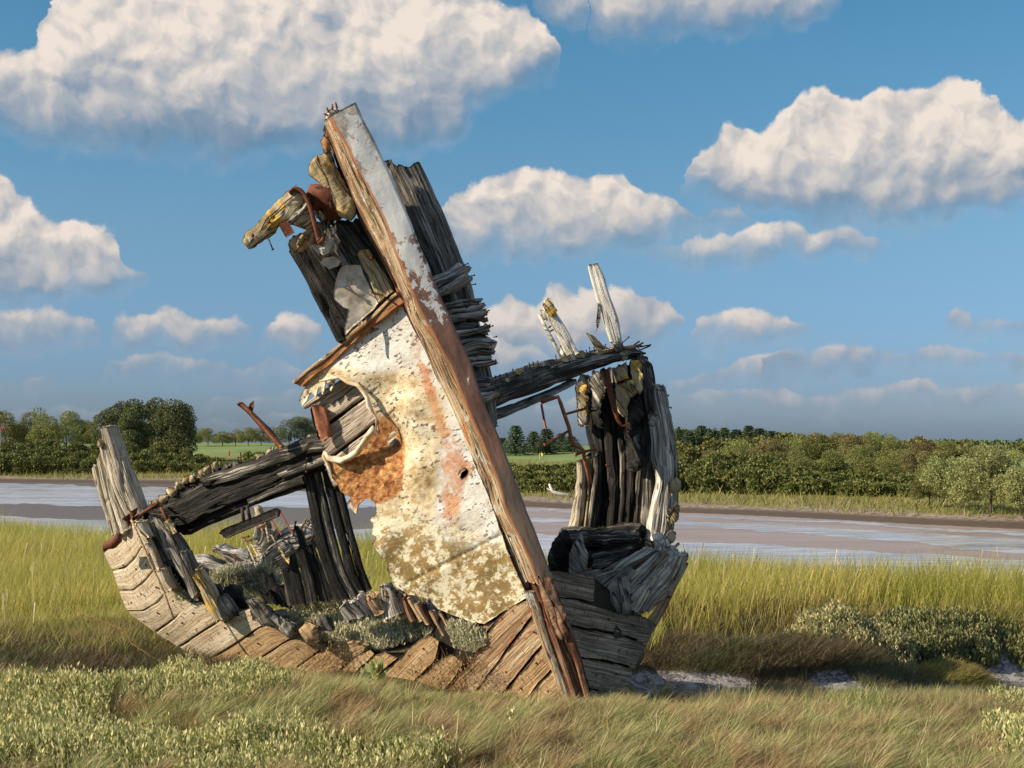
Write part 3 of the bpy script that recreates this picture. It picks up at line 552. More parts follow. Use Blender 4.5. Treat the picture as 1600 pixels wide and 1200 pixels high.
# --- dark timber on the right of the stem
dt = band("knighthead_timber", [(588,254),(622,340),(668,440),(712,545),(746,640),(765,690)], [(648,240),(690,325),(732,430),(752,520),(770,590),(776,660)], 8.82, 0.20, M_grey, n=9, bulge=0.03, rag=(0.07, 0), amp=0.010, crack=0.012)
for A, B in (([(676,432),(700,420),(716,405),(722,412)], [(684,462),(706,452),(728,440),(738,424)]),
             ([(690,478),(720,470),(740,466),(756,466)], [(700,500),(730,496),(750,492),(758,486)]),
             ([(698,498),(725,492),(748,494),(760,500)], [(706,524),(735,520),(760,514),(766,508)]),
             ([(704,522),(735,514),(760,508),(772,526)], [(716,548),(745,542),(768,545),(772,536)]),
             ([(716,548),(745,546),(770,550)], [(726,572),(750,570),(776,566)]),
             ([(735,594),(755,590),(775,594)], [(752,628),(765,626),(782,612)])):
    for q in range(3):
        a, b = np.array(pick(A, 6)), np.array(pick(B, 6)); f0, f1 = q/3+0.02, (q+1)/3+0.04
        band("crushed_plank_end", a+(b-a)*f0, a+(b-a)*f1+[1.5*q, 0], 8.70-0.012*q+rng.random()*0.03, 0.08, M_silver, dt, n=6, bulge=0.025, rag=(0.0, 0.05), res=0.008, amp=0.016, crack=0.012, wob=0.018, fl=9, fw=26)
for a, b in (((724,414),(731,412)),((737,445),(743,444)),((757,487),(764,485)),((763,512),(770,509)),((771,527),(776,526)),((735,432),(741,430))): nail(a+(8.8,), b+(8.74,), 0.003, dt, M_dkiron, 0.006)
# --- port deck beam
bY = lambda x, y: 10.08-(x-215)*0.0026
beam = band("deck_beam", [(226,795),(252,775),(279,758),(331,733),(377,722),(432,703),(469,686),(508,676)], [(222,812),(256,824),(279,826),(331,800),(389,776),(440,755),(475,742),(512,725)], bY, 0.16, M_black, n=10, bulge=0.03, amp=0.012, crack=0.012)
band("beam_upper_wale", [(300,752),(350,732),(400,714),(450,693),(508,676)], [(310,764),(360,752),(420,732),(470,712),(512,704)], lambda x, y: bY(x, y)-0.06, 0.10, M_blackw, beam, n=8, bulge=0.03, amp=0.014, crack=0.014, wob=0.015, rag=(0.1, 0))
band("beam_lower_plank", [(262,826),(320,802),(400,768),(470,740)], [(284,838),(330,815),(400,786),(474,762)], lambda x, y: bY(x, y)+0.05, 0.10, M_black, beam, n=8, amp=0.010)
band("beam_lower_plank", [(380,778),(420,762),(478,742)], [(384,790),(420,776),(478,756)], lambda x, y: bY(x, y)+0.0, 0.04, M_blackw, beam, n=8, amp=0.010)
band("beam_lower_plank", [(430,740),(470,726),(520,706)], [(440,750),(470,738),(520,722)], lambda x, y: bY(x, y)-0.03, 0.05, M_blackw, beam, n=6, amp=0.010)
for k, (x, y, ww, hh) in enumerate([(240,787,16,10),(254,779,14,11),(268,768,15,12),(280,759,14,12),(292,750,14,13),(303,745,12,12),(314,740,12,12),(325,736,12,12),(336,732,10,14),(352,731,14,9),(368,727,12,9),(407,713,13,10),(421,707,14,10),(474,690,11,9),(484,685,11,10),(494,681,12,10),(452,700,12,7),(436,724,12,8),(447,716,9,8),(503,683,10,11)]):
    lump("rotten_beam_edge", [(x-ww*.6,y+hh*.5),(x-ww*.5,y-hh*.4),(x-ww*.1,y-hh*.55),(x+ww*.5,y-hh*.65),(x+ww*.6,y+hh*.2),(x,y+hh*.6)], bY(x, y)-0.03, 0.12, M_lich if k not in (9, 10, 13, 15) else M_blackw, beam, bulge=0.03, stp=2.6, jit=2.0)
for x, y, h in ((389,716,9),(377,722,14),(373,724,9),(452,692,9),(461,688,7),(455,690,12),(503,676,9),(480,736,-1),(300,765,6),(318,752,5),(410,735,6)): nail((x,y,bY(x,y)-0.02), (x-1,y-h,bY(x,y)-0.03), 0.0035, beam)
nail((477,735,9.0),(480,717,8.96), 0.003, beam, M_dkiron)
tubep("iron_rod", [(208,812,9.94),(225,800,9.9),(248,786,9.85)], 0.012, M_rust, beam, n=6)
br = sheet("iron_bracket", [(193,811),(199,803),(210,797),(214,793),(213,803),(205,812),(203,822),(199,822),(197,815)], 9.92, 0.03, M_rust, beam, stp=2.5, jit=1, disp=lambda x, y: 0.03*np.sin(x*.4))
tubep("iron_rod", [(248,786,9.9),(256,802,9.82),(263,818,9.80)], 0.012, M_rust, beam, n=6)
lump("beam_end_knot", [(254,816),(262,811),(270,818),(275,832),(268,836),(258,826)], 9.78, 0.07, M_lich, beam, bulge=0.03)
tubep("iron_rod", [(236,802,9.84),(262,806,9.82),(281,805,9.80),(290,812,9.8)], 0.006, M_dkiron, beam, n=6)
tubep("iron_rod", [(205,812,9.80),(218,840,9.78),(236,880,9.72),(256,925,9.66),(272,968,9.60)], 0.008, M_redbrown, beam, n=6)
tubep("iron_rod", [(263,830,9.72),(280,868,9.66),(297,900,9.62),(312,925,9.6)], 0.009, M_dkiron, beam, n=6)
# hanging iron plate below the beam
hp = sheet("hanging_iron_plate", [(341,834),(346,829),(351,826),(390,810),(429,794),(435,798),(433,807),(354,841),(349,840),(347,836)], 9.45, 0.05, M_dkiron, wreck, stp=4, jit=0.6, tv=(0.2, 1, 0))
for (a, b) in (((378,793),(381,815)), ((386,790),(391,812))): tubep("hanger_bolt", [a+(9.46,), b+(9.46,)], 0.012, M_dkiron, hp)
# rusted angle iron behind the beam
ai = band("angle_iron", [(370,633),(378,637),(410,672),(438,706)], [(377,627),(386,634),(420,666),(446,702)], 9.35, 0.02, M_rust, n=6, amp=0.004)
band("angle_iron_flange", [(372,630),(400,660),(440,702)], [(376,627),(404,656),(444,699)], 9.27, 0.08, M_orust, ai, n=5, amp=0.004)
sheet("iron_spike", [(388,637),(391,630),(396,626),(396,634),(394,644)], 9.33, 0.015, M_rust, ai, stp=2, jit=0.3)
# --- port rib tops, far left
ribs = [([(157,668),(166,720),(180,780),(205,818)], [(176,663),(190,700),(210,755),(226,795)], 10.02),
        ([(152,688),(160,730),(172,780),(188,836)], [(163,690),(176,735),(190,780),(208,822)], 10.06),
        ([(146,706),(155,745),(166,800),(178,838)], [(156,704),(166,745),(178,790),(192,834)], 10.12),
        ([(143,727),(150,760),(160,795),(172,836)], [(151,722),(160,760),(170,800),(182,838)], 10.18)]
for A, B, y in ribs: band("port_rib_top", A, B, y, 0.12, M_pale, n=6, bulge=0.02, rag=(0.05, 0.0), amp=0.008, crack=0.012, edge=0.014)
lump("rotten_rib_tip", [(151,690),(154,684),(160,686),(163,694),(158,700),(152,697)], 10.0, 0.06, M_lich, bulge=0.02)
tubep("mooring_hook", [(163,860,10.0),(166,852,9.96),(176,850,9.9),(184,842,9.88),(186,834,9.9)], [0.014,0.03,0.034,0.034,0.02], M_rust, wreck, n=9, rough=0.006)
# --- port side planking (each plank between two seams)
def Yh(x, y):                                                             # port side, rounding under towards the bilge
    ox = np.interp(y, [860, 900, 955, 990, 1012, 1040, 1060, 1110], [164, 176, 199, 246, 280, 316, 350, 520])
    return Yp(x, y)+0.30*np.clip(1-(x-ox)/75, 0, 1)**2
seam = [[(160,866),(180,847),(195,829),(212,816),(224,836)],
        [(175,892),(196,886),(211,871),(222,853),(226,845)],
        [(186,923),(208,922),(226,907),(243,887)],
        [(199,956),(223,955),(244,943),(262,922)],
        [(243,988),(271,967),(297,948),(312,940)],
        [(280,1011),(310,991),(337,974),(362,962),(391,952)],
        [(313,1039),(355,1015),(408,980),(440,984)],
        [(364,1059),(400,1033),(454,998),(462,994)],
        [(433,1066),(463,1044),(502,1016),(512,1008)],
        [(497,1080),(538,1040),(577,1014),(590,1006)]]
ends = [[(226,836),(240,868)], [(228,845),(243,884)], [(246,884),(262,915)], [(264,915),(290,940)], [(300,938),(318,942),(337,972)], [(337,974),(366,962),(391,953),(409,977)], [(409,980),(446,985),(454,996)], [(454,998),(499,1014)], [(502,1016),(520,1005),(556,1003)]]
pm = [M_tan, M_tan, M_tan, M_tan, M_tan, M_tan, M_brown, M_brown, M_brown]
pm[4] = M_tan
tops = {0: [(162,864),(180,845),(195,829),(213,812),(226,834)], 1: [(175,892),(196,886),(211,871),(222,853),(240,850)], 2: [(186,923),(208,922),(226,907),(243,887),(252,895)],
        3: [(199,956),(223,955),(244,943),(262,922),(284,926)], 4: [(243,988),(271,967),(292,945),(318,940)], 5: [(280,1011),(310,991),(337,974),(352,965),(390,951)],
        6: [(313,1039),(355,1015),(408,980),(444,984)], 7: [(364,1059),(400,1033),(454,998),(496,1010)], 8: [(433,1066),(463,1044),(502,1016),(522,1004),(556,1003)]}
bots = {0: [(175,892),(196,886),(211,871),(222,853),(240,868)], 1: [(186,923),(208,922),(226,907),(243,887),(256,884)], 2: [(199,956),(223,955),(244,943),(262,922),(272,910)],
        3: [(243,988),(271,967),(296,950),(306,942)], 4: [(280,1011),(310,991),(337,974),(342,968)], 5: [(313,1039),(355,1015),(400,985),(412,978)],
        6: [(364,1059),(400,1033),(448,1002),(456,997)], 7: [(433,1066),(463,1044),(495,1020),(504,1015)], 8: [(497,1082),(538,1040),(577,1014)]}
for k in range(9):
    band("hull_plank", tops[k], bots[k], Yh, 0.05, pm[k], n=9, gap=1.3, amp=0.0015, crack=0.0, rag=(0.0, 0.035), res=0.011, edge=0.004, wob=0.003)
wide = [([(470,1050),(508,1012),(532,1012),(536,1007),(549,1005),(558,1022),(536,1041),(512,1060),(478,1094),(430,1094),(440,1072)], M_brown),
        ([(538,1042),(558,1024),(578,1016),(584,1022),(564,1042),(540,1066),(516,1096),(484,1096),(514,1062)], M_brown),
        ([(566,1042),(583,1026),(601,1019),(620,1028),(588,1056),(570,1072),(548,1100),(520,1098),(542,1068)], M_brown),
        ([(626,1029),(635,1016),(657,999),(672,993),(686,1001),(684,1016),(678,1033),(669,1042),(650,1059),(612,1104),(552,1104),(574,1072),(590,1058)], M_brown),
        ([(690,1030),(704,1023),(722,1033),(712,1055),(692,1080),(676,1106),(616,1106),(652,1061),(672,1047)], M_brown),
        ([(758,1000),(778,967),(800,946),(831,936),(834,957),(802,999),(772,1041),(742,1078),(724,1106),(680,1106),(700,1078),(716,1056),(735,1040)], M_redbrown),
        ([(835,961),(848,1004),(820,1038),(786,1080),(768,1106),(727,1106),(745,1080),(775,1041),(806,1000)], M_redbrown),
        ([(850,1008),(863,1044),(840,1066),(813,1106),(772,1106),(790,1082),(823,1041)], M_brown),
        ([(864,1048),(882,1108),(817,1108),(842,1070)], M_brown)]
for o_, mm in wide: sheet("hull_plank", o_, lambda x, y: Yp(x, y), 0.05, mm, wreck, stp=4, jit=0.9, amp=0.005, bulge=0.004, bw=5, grain=(0.72, -0.69), fl=5, fw=10, crack=0.0, wob=0.003)
band("hull_plank", [(700,1004),(730,988),(757,976)], [(716,1010),(745,1002),(776,968)], lambda x, y: Yp(x, y)+0.02, 0.05, M_redbrown, n=5)
sheet("dark_gap_backing", [(182,866),(226,846),(262,915),(337,975),(409,985),(500,1018),(570,1020),(640,1020),(676,985),(690,955),(760,950),(815,915),(868,1060),(876,1108),(600,1112),(440,1072),(330,1045),(250,990),(205,950),(188,905)], lambda x, y: Yh(x, y)+0.085, 0.03, M_void, wreck, stp=7, jit=1)  # dark backing sheet, so the port plank gaps read as shade
# rusted splintered frames that show below the plate
for k in range(12):
    x0, y0 = 628+k*11.5, 938+k*5.4+rng.random()*5
    band("frame_end", [(x0-5,y0-10),(x0+6,y0+12),(x0+16,y0+30)], [(x0+3,y0-13),(x0+13,y0+8),(x0+24,y0+26)], Yp(x0, y0)+0.10-0.02*(k % 3), 0.06, M_redbrown if k % 3 else M_core, n=4, bulge=0.02, amp=0.012, wob=0.012, rag=(0.02, 0.02), res=0.009)
# jagged stump between bulkhead and plate
for A, B, mm in (([(528,950),(548,930),(562,922)], [(540,975),(570,965),(585,955)], M_silver), ([(562,925),(578,918),(590,925)], [(585,965),(600,960),(606,950)], M_redbrown), ([(592,918),(606,914),(618,918)], [(604,966),(625,962),(640,955)], M_silver), ([(612,918),(628,926),(640,932)], [(630,970),(650,966),(662,958)], M_redbrown), ([(640,930),(655,936),(668,940)], [(652,975),(670,968),(684,962)], M_silver), ([(604,916),(610,908),(618,914)], [(602,930),(612,928),(620,926)], M_redbrown)):
    p, q = np.array(A, float), np.array(B, float)
    band("broken_frame_stump", [tuple(p[0]), tuple((p[0]+q[0])/2), tuple(q[0])], [tuple(p[-1]), tuple((p[-1]+q[-1])/2), tuple(q[-1])], 9.25, 0.16, mm, n=5, bulge=0.05, rag=(0.07, 0), amp=0.018, crack=0.02, wob=0.02, res=0.010)
# --- inner port frames
for A, B, y, mm in (([(225,812),(238,850),(252,880)], [(252,808),(262,840),(285,868)], 9.9, M_blackw),
                    ([(238,806),(256,850),(275,888),(300,940)], [(258,812),(285,846),(300,880),(322,935)], 9.86, M_grey),
                    ([(274,862),(284,900),(300,940)], [(292,856),(304,885),(318,925)], 9.74, M_grey),
                    ([(296,898),(318,935),(342,975)], [(312,888),(336,925),(352,962)], 9.66, M_lich),
                    ([(236,838),(252,880),(262,905)], [(246,836),(268,880),(276,900)], 10.0, M_black),
                    ([(255,890),(275,915),(300,945)], [(268,880),(290,905),(318,940)], 9.98, M_black),
                    ([(210,818),(216,830),(228,842)], [(228,812),(234,826),(240,840)], 9.82, M_pale),
                    ([(222,848),(236,872),(244,890)], [(232,842),(244,862),(256,888)], 9.84, M_tan),
                    ([(243,890),(250,912),(262,925)], [(256,886),(266,904),(276,920)], 9.82, M_tan)):
    band("port_frame", A, B, y, 0.12, mm, n=6, bulge=0.04, rag=(0.03, 0.02), amp=0.014, crack=0.01, wob=0.014)
for pts, y, mm in (([(384,940),(402,934),(422,952),(452,972),(470,990),(455,992),(440,985),(410,975),(395,960)], 9.5, M_grey), ([(434,978),(446,970),(462,975),(468,990),(450,998),(440,990)], 9.4, M_grey), ([(492,968),(502,960),(520,966),(524,984),(505,986),(494,980)], 9.35, M_grey), ([(330,935),(350,930),(366,945),(372,962),(350,975),(338,965)], 9.7, M_grey), ([(465,985),(480,972),(498,978),(500,1000),(478,1004)], 9.3, M_brown)):
    lump("broken_frame", pts, y, 0.16, mm, bulge=0.07, bw=16, jit=2.5)
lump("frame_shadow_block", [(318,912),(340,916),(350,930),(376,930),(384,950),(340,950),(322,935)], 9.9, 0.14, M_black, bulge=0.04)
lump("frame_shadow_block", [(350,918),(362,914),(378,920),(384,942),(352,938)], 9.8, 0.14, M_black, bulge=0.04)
# --- bulkhead boards
bh = [([(472,742),(490,830),(508,900),(526,944)], [(486,738),(504,820),(524,895),(546,938)]),
      ([(487,738),(505,820),(525,895),(547,938)], [(500,736),(518,812),(538,890),(560,932)]),
      ([(501,736),(519,812),(539,890),(561,932)], [(514,735),(532,805),(551,880),(571,928)]),
      ([(515,735),(533,805),(552,880),(572,928)], [(527,735),(545,805),(562,872),(581,922)])]
for k, (A, B) in enumerate(bh): band("bulkhead_board", A, B, 9.46+0.012*(k % 2), 0.05, M_blackw if k == 1 else M_black, n=6, rag=(0, 0.01), amp=0.004, crack=0.006)
for A, B, y in (([(460,858),(470,900),(478,944)], [(474,852),(488,900),(496,940)], 9.5), ([(474,852),(488,900),(500,940)], [(484,840),(500,890),(514,940)], 9.52), ([(457,812),(466,850),(476,900)], [(463,808),(478,850),(492,890)], 9.55),
                ([(484,842),(500,890),(514,938)], [(490,858),(508,900),(528,935)], 9.5), ([(436,878),(440,905),(450,948)], [(460,862),(468,900),(480,946)], 9.6), ([(408,886),(412,915),(424,942)], [(420,882),(428,900),(440,935)], 9.65), ([(396,914),(404,930),(414,945)], [(412,904),(424,925),(436,945)], 9.6), ([(424,916),(428,930),(440,950)], [(440,905),(446,925),(456,950)], 9.62)):
    band("inner_bulkhead_board", A, B, y, 0.06, M_black, n=5, rag=(0.08, 0.01), amp=0.006)
# --- far stern frames seen through the gap
for A, B, y, mm in (([(296,878),(330,882),(370,896),(410,886),(450,868)], [(310,896),(340,902),(380,908),(420,904),(462,888)], 12.2, M_silver),
                    ([(290,872),(320,870),(345,882),(380,890)], [(300,882),(330,884),(350,892),(390,898)], 12.5, M_silver),
                    ([(336,856),(350,864),(372,860),(392,868)], [(338,866),(352,880),(376,886),(396,884)], 12.3, M_silver),
                    ([(338,854),(350,854),(366,862),(390,862)], [(340,860),(352,866),(366,872),(390,872)], 12.45, M_silver),
                    ([(396,880),(420,855),(450,838),(486,826)], [(404,900),(430,880),(460,862),(492,850)], 11.8, M_silver),
                    ([(398,862),(420,836),(448,826),(480,815)], [(404,878),(425,856),(456,844),(488,834)], 12.0, M_silver),
                    ([(340,895),(380,904),(420,902),(460,892)], [(350,908),(390,918),(425,915),(465,905)], 12.0, M_silver),
                    ([(396,838),(405,815),(418,806),(428,812)], [(404,862),(415,850),(428,846),(438,836)], 11.9, M_silver),
                    ([(480,812),(490,822),(500,840)], [(490,808),(506,825),(514,850)], 11.9, M_silver),
                    ([(490,850),(500,870),(512,900)], [(500,842),(514,866),(526,890)], 11.8, M_silver)):
    band("stern_frame", A, B, y, 0.2, mm, n=7, bulge=0.06, amp=0.025, crack=0.03, wob=0.035, rag=(0.06, 0.08), res=0.014)
lump("stern_post_head", [(396,795),(402,788),(408,790),(416,810),(420,826),(406,830),(398,812)], 11.8, 0.1, M_lich)
for a, b in (((380,838),(410,905)),((392,848),(408,878)),((412,806),(420,846)),((424,836),(444,868)),((438,800),(458,835)),((458,838),(462,815)),((468,832),(478,812)),((486,845),(494,828)),((422,810),(440,835)),((354,880),(352,915)),((378,840),(388,838)),((385,846),(392,844)),((440,866),(452,880)),((476,818),(484,812)),((402,826),(416,818)),((366,868),(372,900))): tubep("iron_spike", [a+(11.75,), b+(11.7,)], 0.008, M_rust if a[0] % 4 else M_lich, wreck, head=0.011, n=6)
# --- starboard beam
b2Y = lambda x, y: 8.95+(x-770)*0.0048
sb = band("deck_beam", [(768,600),(780,594),(814,582),(846,569),(875,562),(915,554),(965,544),(990,542),(1010,550)], [(770,640),(790,630),(830,618),(875,599),(920,582),(956,569),(985,562),(1000,558),(1010,553)], b2Y, 0.17, M_blackw, n=11, bulge=0.06, amp=0.012, crack=0.014, rag=(0, 0.02))
band("beam_lower_plank", [(768,642),(800,634),(850,616),(904,592)], [(770,658),(800,646),(850,626),(904,599)], lambda x, y: b2Y(x, y)+0.06, 0.08, M_grey, sb, n=7, bulge=0.02)
band("beam_capping", [(930,551),(955,545),(985,539),(1004,538)], [(932,555),(958,549),(986,544),(1004,542)], lambda x, y: b2Y(x, y)-0.04, 0.08, M_redbrown, sb, n=5)
for x, y, a, b in ((1000,542,1016,539),(996,540,1004,536),(990,539,998,534),(1000,547,1014,541)): nail((x,y,10.0), (a,b,9.98), 0.005, sb)
for k, x in enumerate((776,783,793,803,822,829,835,842,923,930,936,948,918,870,960)):
    y = np.interp(x, [768,814,846,875,915,965], [600,582,569,562,554,544]); nail((x,y+2,b2Y(x,y)+0.03), (x-2,y-[9,8,7,9,6,8,7,6][k % 8],b2Y(x,y)+0.02), 0.0032, sb, None, 0.007)
for pts, mm in (([(806,582),(808,576),(814,575),(816,582),(812,586)], M_lich), ([(842,572),(848,566),(862,563),(868,562),(870,570),(856,574)], M_silver), ([(876,566),(878,557),(890,554),(898,556),(902,561),(890,566)], M_lich), ([(900,560),(903,549),(910,546),(915,550),(914,558)], M_lich), ([(783,593),(788,588),(796,590),(796,596)], M_lich), ([(966,556),(970,549),(980,550),(982,560),(974,566)], M_lich), ([(858,573),(866,563),(869,571)], M_lich)):
    lump("rotten_beam_edge", pts, lambda x, y: b2Y(x, y)-0.04, 0.08, mm, sb, bulge=0.02, stp=2.2)
lump("wood_shard", [(917,521),(931,527),(953,545),(936,549),(927,536)], 9.75, 0.06, M_lich, wreck, bulge=0.02)
pA = band("upright_post", [(846,468),(856,495),(872,525),(888,556)], [(857,463),(872,490),(890,522),(906,551)], 9.55, 0.09, M_white, n=7, rag=(0.03, 0), amp=0.006)
lump("lichen_crust", [(847,474),(852,466),(860,466),(866,478),(871,486),(866,494),(858,496),(850,486)], 9.52, 0.03, M_lich, pA, bulge=0.015)
tubep("batten", [(842,490,9.6),(852,512,9.6),(866,536,9.6),(879,560,9.6)], 0.013, M_white, pA, n=6, rough=0.008)
lump("batten_block", [(846,484),(856,486),(860,498),(852,504),(847,496)], 9.58, 0.04, M_white, pA); lump("batten_block", [(873,542),(880,538),(888,550),(884,558),(876,554)], 9.58, 0.04, M_white, pA)
for a, b in (((857,512),(866,506)),((859,518),(868,513))): tubep("tie_rod", [a+(9.6,), b+(9.57,)], 0.006, M_dkiron, pA, n=5)
pB = band("upright_post", [(919,413),(926,440),(936,475),(948,518),(960,548)], [(934,408),(944,430),(955,465),(968,505),(975,545)], 9.85, 0.10, M_white, n=8, rag=(0.03, 0), amp=0.007, crack=0.01)
sheet("post_splinter", [(934,472),(939,487),(938,502),(933,519),(932,500)], 9.84, 0.02, M_grey, pB, stp=2, jit=0.4)
lump("rotten_foot", [(954,535),(972,533),(976,546),(962,550)], 9.82, 0.06, M_grey, pB)
nail((972,536,9.85),(982,527,9.82), 0.004, pB)
# --- starboard ribs
rb = [([(903,716),(901,735),(897,770),(886,830)], [(912,716),(914,740),(912,775),(906,830)], 9.95, M_pale),
      ([(906,712),(912,735),(918,770),(906,828)], [(918,715),(922,740),(924,775),(918,828)], 10.0, M_lich),
      ([(925,705),(924,740),(920,780),(912,830)], [(936,700),(938,740),(936,780),(930,830)], 10.02, M_blackw),
      ([(898,588),(912,665),(928,740),(926,830)], [(924,578),(940,660),(950,740),(946,830)], 10.10, M_black),
      ([(924,580),(942,660),(950,740),(946,830)], [(948,572),(960,660),(966,740),(962,830)], 10.06, M_black),
      ([(946,574),(960,660),(966,740),(960,830)], [(968,566),(976,660),(980,740),(976,830)], 10.10, M_blackw),
      ([(966,568),(976,660),(980,740),(974,830)], [(986,560),(990,660),(992,740),(986,830)], 10.04, M_black),
      ([(984,560),(990,660),(994,730),(986,828)], [(1000,556),(1004,660),(1006,730),(1000,828)], 10.08, M_blackw),
      ([(996,560),(1004,650),(1004,730),(996,828)], [(1008,570),(1018,650),(1022,730),(1018,828)], 10.0, M_blackw),
      ([(1012,650),(1016,700),(1022,760),(1006,850)], [(1026,640),(1034,700),(1040,770),(1028,850)], 9.94, M_sunlit),
      ([(1018,600),(1022,650),(1028,712),(1034,780),(1022,850)], [(1025,600),(1037,660),(1045,712),(1048,757),(1042,830)], 9.98, M_silver)]
rbY = lambda y: (lambda x, yy: y-0.0034*(x-965))
for A, B, y, mm in rb: band("starboard_rib", A, B, rbY(y), 0.13, mm, n=7, bulge=0.04, rag=(0.05, 0.0), amp=0.009, crack=0.014, wob=0.012)
for pts, y, mm in (([(898,602),(912,594),(918,612),(922,640),(921,664),(904,667),(900,640)], 9.9, M_blackw), ([(904,604),(914,600),(920,620),(918,650),(908,650)], 9.86, M_lich), ([(920,590),(938,580),(944,610),(940,640),(926,640)], 9.88, M_blackw), ([(940,585),(952,580),(954,604),(944,608)], 9.86, M_grey), ([(956,575),(976,566),(980,590),(966,596)], 9.82, M_lich), ([(984,562),(1000,560),(1006,590),(1002,620),(990,612)], 9.86, M_lich), ([(962,600),(980,590),(984,620),(974,650),(962,640)], 9.86, M_lich), ([(980,620),(1000,616),(1006,650),(996,680),(982,660)], 9.9, M_black), ([(978,595),(992,592),(996,618),(982,624)], 9.84, M_lich), ([(922,640),(940,640),(944,668),(926,664)], 9.9, M_black), ([(978,672),(1002,668),(1006,732),(992,736),(980,730)], 9.86, M_black), ([(990,680),(1000,676),(1003,728),(994,734)], 9.83, M_blackw),
                   ([(1046,752),(1058,745),(1066,752),(1064,768),(1050,774)], 9.95, M_lich), ([(1046,796),(1056,786),(1062,790),(1058,812),(1046,820),(1040,808)], 9.95, M_lich), ([(1038,838),(1050,826),(1058,830),(1054,846),(1042,856),(1034,850)], 9.92, M_lich), ([(1018,640),(1026,645),(1024,665),(1014,660)], 9.9, M_silver)):
    lump("rib_knot", pts, rbY(y), 0.10, mm, bulge=0.05, bw=11, jit=2.2, amp=0.02)
for x, y, a, b in ((1026,623,1044,618),(1012,610,1016,609),(1030,634,1048,637),(1000,565,1002,560),(1000,570,1012,568),(1004,590,1016,588),(1040,677,1046,675),(1044,735,1052,733),(1008,578,1010,576),(955,728,948,727),(1000,548,996,541)): nail((x,y,10.0), (a,b,9.96), 0.004)
band("lichen_rib_foot", [(1022,780),(1016,815),(1006,850)], [(1036,785),(1036,818),(1030,850)], 9.88, 0.06, M_lich, n=4, bulge=0.03, wob=0.02, rag=(0.06, 0.04))
# straps and bars in the gap
tubep("bent_iron_bar", [(845,629,9.3),(858,624,9.3),(872,620,9.3),(876,630,9.3),(882,648,9.32),(889,668,9.34),(892,684,9.36),(899,696,9.4),(906,699,9.42),(911,703,9.42),(914,720,9.44),(919,740,9.48),(923,757,9.5)], 0.014, M_orust, wreck, n=6)
for a, b in (((889,673),(852,695)), ((884,647),(916,638)), ((901,708),(930,702)), ((846,632),(852,667))): tubep("rusty_bolt", [b+(9.4,), a+(9.38,)][::-1] if a[0] > 880 and b[0] < a[0] else [a+(9.38,), b+(9.4,)], 0.009, M_orust, wreck, head=0.014, n=6)
tubep("rusty_bolt", [(912,706,9.44),(900,710,9.4)], 0.010, M_orust, wreck, head=0.015)
tubep("hanging_strap", [(946,578,9.84),(951,600,9.83),(958,630,9.82),(965,655,9.82),(972,666,9.82),(979,664,9.82),(981,674,9.82)], [0.025,0.024,0.02,0.016,0.012,0.012,0.010], M_rust, wreck, n=7, rough=0.006)
# --- starboard stringers, knee and hull planks
for A, B, y, mm in (([(872,832),(900,826),(950,824),(1004,820)], [(866,856),(900,856),(950,856),(998,850)], 9.72, M_blackw), ([(860,862),(900,856),(950,858),(995,850)], [(858,892),(900,890),(940,886),(984,872)], 9.66, M_black), ([(920,870),(950,862),(990,856)], [(925,892),(950,888),(985,874)], 9.60, M_blackw)):
    band("charred_stringer", A, B, y, 0.16, mm, n=8, bulge=0.05, amp=0.018, crack=0.02, wob=0.02, rag=(0.04, 0.04), fl=12, fw=12)
for pts, y in (([(862,850),(874,832),(886,828),(892,845),(888,870),(878,893),(860,893)], 9.62), ([(856,870),(864,862),(872,872),(874,892),(858,894)], 9.55)): lump("charred_block", pts, y, 0.14, M_black, bulge=0.05, bw=14)
lump("charred_block", [(890,895),(889,870),(894,850),(902,842),(908,832),(912,842),(918,868),(916,895)], 9.5, 0.1, M_grey, bulge=0.03)
kn = [([(1050,852),(1020,880),(985,915),(960,955)], [(1064,872),(1050,905),(1025,940),(1005,962)], 9.55, M_sunlit), ([(1030,858),(1000,885),(960,920),(935,950)], [(1050,856),(1020,890),(985,930),(962,955)], 9.48, M_sunlit), ([(1000,862),(960,885),(935,915),(925,945)], [(1030,860),(990,890),(955,920),(938,950)], 9.6, M_sunlit), ([(985,868),(950,885),(930,905)], [(1000,866),(960,895),(935,925)], 9.66, M_grey), ([(1018,836),(1024,855),(1020,880)], [(1040,846),(1048,862),(1046,880)], 9.7, M_sunlit), ([(1000,905),(975,930),(960,958)], [(1030,900),(1010,930),(990,962)], 9.44, M_sunlit)]
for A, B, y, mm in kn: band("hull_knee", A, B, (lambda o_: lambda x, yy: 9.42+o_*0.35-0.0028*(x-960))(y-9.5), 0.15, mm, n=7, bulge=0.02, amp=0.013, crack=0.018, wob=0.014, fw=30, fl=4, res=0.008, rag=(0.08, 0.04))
lump("knee_block", [(934,950),(946,925),(955,910),(965,902),(980,898),(986,910),(986,935),(984,958),(950,960)], lambda x, y: 9.36-0.002*(x-950), 0.12, M_grey, bulge=0.04, bw=16, grain=(0.2, 1))
lump("knee_block", [(930,950),(940,938),(950,940),(954,958),(936,956)], 9.30, 0.08, M_lich, bulge=0.03)
band("sheer_plank", [(1064,873),(1045,915),(1025,950),(1008,975)], [(1077,878),(1060,915),(1042,950),(1024,984)], 9.62, 0.04, M_redbrown, n=6, rag=(0.02, 0.02))
for k in range(4): nail((1030+k*8,938-k*14,9.6), (1046+k*6,932-k*14,9.58), 0.006, wreck)
for p in ((1030,850),(1040,846),(1022,856),(1034,860),(1018,848)): tubep("rusty_bolt", [(p[0]-12,p[1]-8+rng.random()*6,9.5), (p[0]+6,p[1]+6*rng.random(),9.45)], 0.006, M_rust, wreck, head=0.009, n=5)
YsH = lambda x, y: Ys(x, y)+0.0
